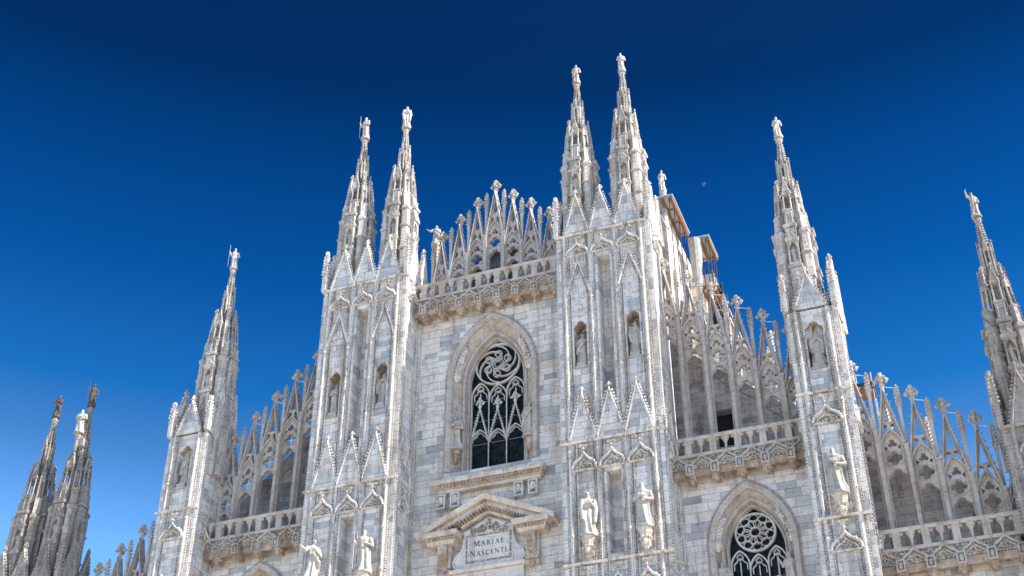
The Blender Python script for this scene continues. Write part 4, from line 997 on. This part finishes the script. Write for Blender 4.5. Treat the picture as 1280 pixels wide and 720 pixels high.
for x, y, z, h, p_, rz, lb in (
    (6.12, -2.50, 30.05, 2.35, 'veil', 0.5, 'sunlit hooded statue on the inner console of the right tall buttress'),
    (8.98, -2.50, 30.05, 2.35, 'book', 0.15, 'sunlit bearded statue with a book on the outer console of the right tall buttress'),
    (-6.0, -2.50, 30.05, 2.35, 'staff', 0.3, 'sunlit standing statue on the inner console of the left tall buttress'),
    (-9.0, -2.50, 30.05, 2.3, 'reach', 0.9, 'sunlit statue reaching out on the outer console of the left tall buttress'),
    (18.28, -2.62, 30.1, 2.35, 'book', 0.0, 'sunlit mantled statue on the console of the narrow right buttress'),
    (-18.1, -2.62, 29.4, 2.35, 'book', 0.6, 'sunlit statue at the bottom edge on the narrow left buttress')):
    statue(p_, x, y, z, h, lb, rz, 'white'); console(x, y, z)
for x, z, h, p_, lb in ((-2.17, 37.78, 2.15, 'book', 'statue on the left jamb of the big central window'), (2.17, 37.78, 2.15, 'beard', 'statue on the right jamb of the big central window'),
                        (12.0, 27.0, 1.9, 'staff', 'statue on the left jamb of the lower right window'), (15.25, 27.0, 1.9, 'armour', 'statue on the right jamb of the lower right window')):
    statue(p_, x, 0.2, z, h, lb, 0.0)
for x, s in ((12.0, 1), (15.25, 1)):
    k = MB(); k.lathe(x, 0.2, [(0.06, 26.3), (0.2, 26.7), (0.26, 27.0)], 8); k.build('statue_console', M['ochre'], CH)
# small figures on the roof line
statue('reach', -4.25, 1.0, 53.05, 1.55, 'small bright white statue with one arm out left of the central gables', 0.3, 'white')
for x, y, z0, z1 in ((-4.25, 1.0, 47, 53.05),):
    c = MB(); c.box(x-0.16, x+0.16, y-0.16, y+0.16, z0, z1-0.3); c.slab(x-0.22, x+0.22, y-0.22, y+0.22, z1-0.3, z1, 0.05)
    z = z0+3.2
    while z < z1-0.3:
        for e, f_ in ((1, 0), (-1, 0), (0, -1)): c.leaf(x+e*0.2, y+f_*0.2, z, 0.07)
        z += 0.25
    c.build('statue_post', M['screen'], CH)

WX, WY, WZ = -27.15, -0.95, 43.25
c = MB(); c.lathe(WX, WY, [(0.05, WZ-1.3), (0.15, WZ-0.9), (0.12, WZ-0.5), (0.2, WZ-0.25), (0.2, WZ)], 8); c.box(WX, WX+0.5, WY-0.05, WY+0.45, WZ-0.9, WZ-0.4); c.build('statue_post', M['spired'], CH)
statue('book', WX, WY, WZ, 1.65, 'bright sunlit white statue against the side of a dark far left spire', 0.4, 'white')

# ---- temporary shelters and scaffold on the nave flank
def shelter(x0, x1, y0, y1, z, label, slope=0.12):
    t = empty('roof_shelter', ((x0+x1)/2, (y0+y1)/2, z-2.5)); tag(t, label, 'roof shelter', 'temporary shelters on the nave roof'); L = Vector(t.location)
    def part(nm, mb, mat):
        mb.v = [tuple(Vector(p)-L) for p in mb.v]; return mb.build(nm, mat, t)
    zz = lambda x: z-(x-x0)*slope
    r = MB(); r.add([(x0, y0, zz(x0)), (x1, y0, zz(x1)), (x1, y1, zz(x1)), (x0, y1, zz(x0))]+[(x0, y0, zz(x0)+.07), (x1, y0, zz(x1)+.07), (x1, y1, zz(x1)+.07), (x0, y1, zz(x0)+.07)],
                    [(0,3,2,1),(4,5,6,7),(0,1,5,4),(1,2,6,5),(2,3,7,6),(3,0,4,7)]); part('roof_sheet', r, M['sheet'])
    for f in (0.55, 0.90):
        x = x0+(x1-x0)*f
        b = MB(); b.box(x-0.09, x+0.09, y0+0.12, y1, zz(x)-0.24, zz(x)-0.02); part('timber_beam', b, M['wood' if f > 0.5 else 'woodd'])
    n = int((y1-y0)/1.3)
    for i in range(n+1):
        y = y0+0.1+(y1-y0-0.2)*i/n; b = MB(); b.box(x0+0.05, x1-0.03, y-0.05, y+0.05, zz(x1)-0.10, zz(x1)-0.012); part('purlin', b, M['steel'])
    for i in range(n+1):
        y = y0+0.3+(y1-y0-0.6)*i/n
        p = MB(); p.tube([(x1-0.3, y, z-6), (x1-0.3, y, zz(x1))], 0.03, 6); part('post', p, M['woodd'])
    return t
shelter(8.5, 10.12, 5.0, 9.3, 56.15, 'white sheeted roof shelter with brown timbers, the upper one beside the highest spire', 0.02)
shelter(10.0, 11.4, 9.0, 11.6, 55.45, 'smaller lower white roof shelter with dark timbers, right of the upper one', 0.02)
sc = empty('scaffold', (11.0, 14, 40)); tag(sc, 'steel pole scaffold with brown planks and grey netting below the lower shelter', 'scaffold')
def spart(nm, mb, mat):
    mb.v = [tuple(Vector(p)-Vector(sc.location)) for p in mb.v]; mb.build(nm, mat, sc)
for y in [9.4+1.5*i for i in range(8)]:
    for x in (10.5, 11.3):
        p = MB(); p.tube([(x, y, 40), (x, y, 55.2 if y < 11.6 else 54.0)], 0.035, 6); spart('pole', p, M['woodd'])
for z in (44, 46, 48, 50, 51.8):
    for x in (10.5, 11.3):
        p = MB(); p.tube([(x, 9.2, z), (x, 20.2, z)], 0.045, 6); spart('ledger', p, M['steel'])
    for y in (9.4, 12.4, 15.4):
        p = MB(); p.tube([(11.3, y, z-2), (11.3, y+3.0, z)], 0.022, 5); spart('brace', p, M['steel'])
    p = MB(); p.tube([(11.32, 9.2, z+0.95), (11.32, 20.2, z+0.95)], 0.022, 5); spart('guard_rail', p, M['steel'])
    if z > 51: p = MB(); p.box(10.45, 11.4, 9.3, 20.1, z-0.12, z-0.05); spart('deck', p, M['wood'])
for z in (49, 53):
    p = MB(); p.box(11.36, 11.40, 12.2, 20.0, z-0.9, z-0.5); spart('toe_board', p, M['woodd'])
p = MB(); p.lathe(10.40, 9.1, [(0.20, 51.7), (0.28, 52.1), (0.33, 52.9), (0.38, 53.6), (0.40, 54.6), (0.44, 55.3)], 12, 0.2)
p.v = [(x+random.uniform(-.03, .03), y+random.uniform(-.03, .03), z) for x, y, z in p.v]; spart('netting_wrap', p, M['tarp'])
o = statue('beard', 9.3, 6.0, 57.25, 1.8, 'small statue standing above the upper roof shelter against the sky', 0.3); o.scale = (1.25, 1.25, 1.8)
c = MB(); c.lathe(9.3, 6.0, [(0.2, 54.3), (0.17, 56.8), (0.22, 57.0), (0.22, 57.25)], 8); c.build('statue_post', M['spire'], CH)

flyer(10.45, 9.2, 49.3, 51.7, 0.3)
n_ = MB(); n_.plate([(10.6, 50.2), (11.38, 50.2), (11.38, 53.3), (10.6, 53.3)], [], 11.7, 11.75)
n_.v = [tuple(Vector(p)-Vector(sc.location)) for p in n_.v]; n_.build('dark_net', M['dark'], sc)
s2 = empty('scaffold', (19.6, 5.0, 33)); tag(s2, 'small brown plank scaffold behind the gables right of the narrow right buttress', 'scaffold')
def s2part(nm, mb, mat):
    mb.v = [tuple(Vector(p)-Vector(s2.location)) for p in mb.v]; mb.build(nm, mat, s2)
for x in (19.3, 20.1):
    for y in (4.6, 5.6):
        p = MB(); p.tube([(x, y, 30), (x, y, 40.5)], 0.045, 6); s2part('pole', p, M['steel'])
for z in (36.6, 39.6):
    p = MB(); p.box(19.2, 20.2, 4.5, 5.7, z-0.10, z); s2part('deck', p, M['wood'])
    p = MB(); p.box(19.2, 20.2, 4.44, 4.48, z+0.05, z+0.25); s2part('toe_board', p, M['woodd'])

# ---- pale day moon
mo = MB(); d = (fwd*1700.03+r2*(880-640)-u2*(230-360)).normalized()*6000; mo.blob(d.x+24.16, d.y-60.56, d.z+1.7, 8.5, n=24, m=14)
tag(mo.build('moon', M['moon'], smooth=True), 'faint pale day moon in the deep blue sky', 'moon')
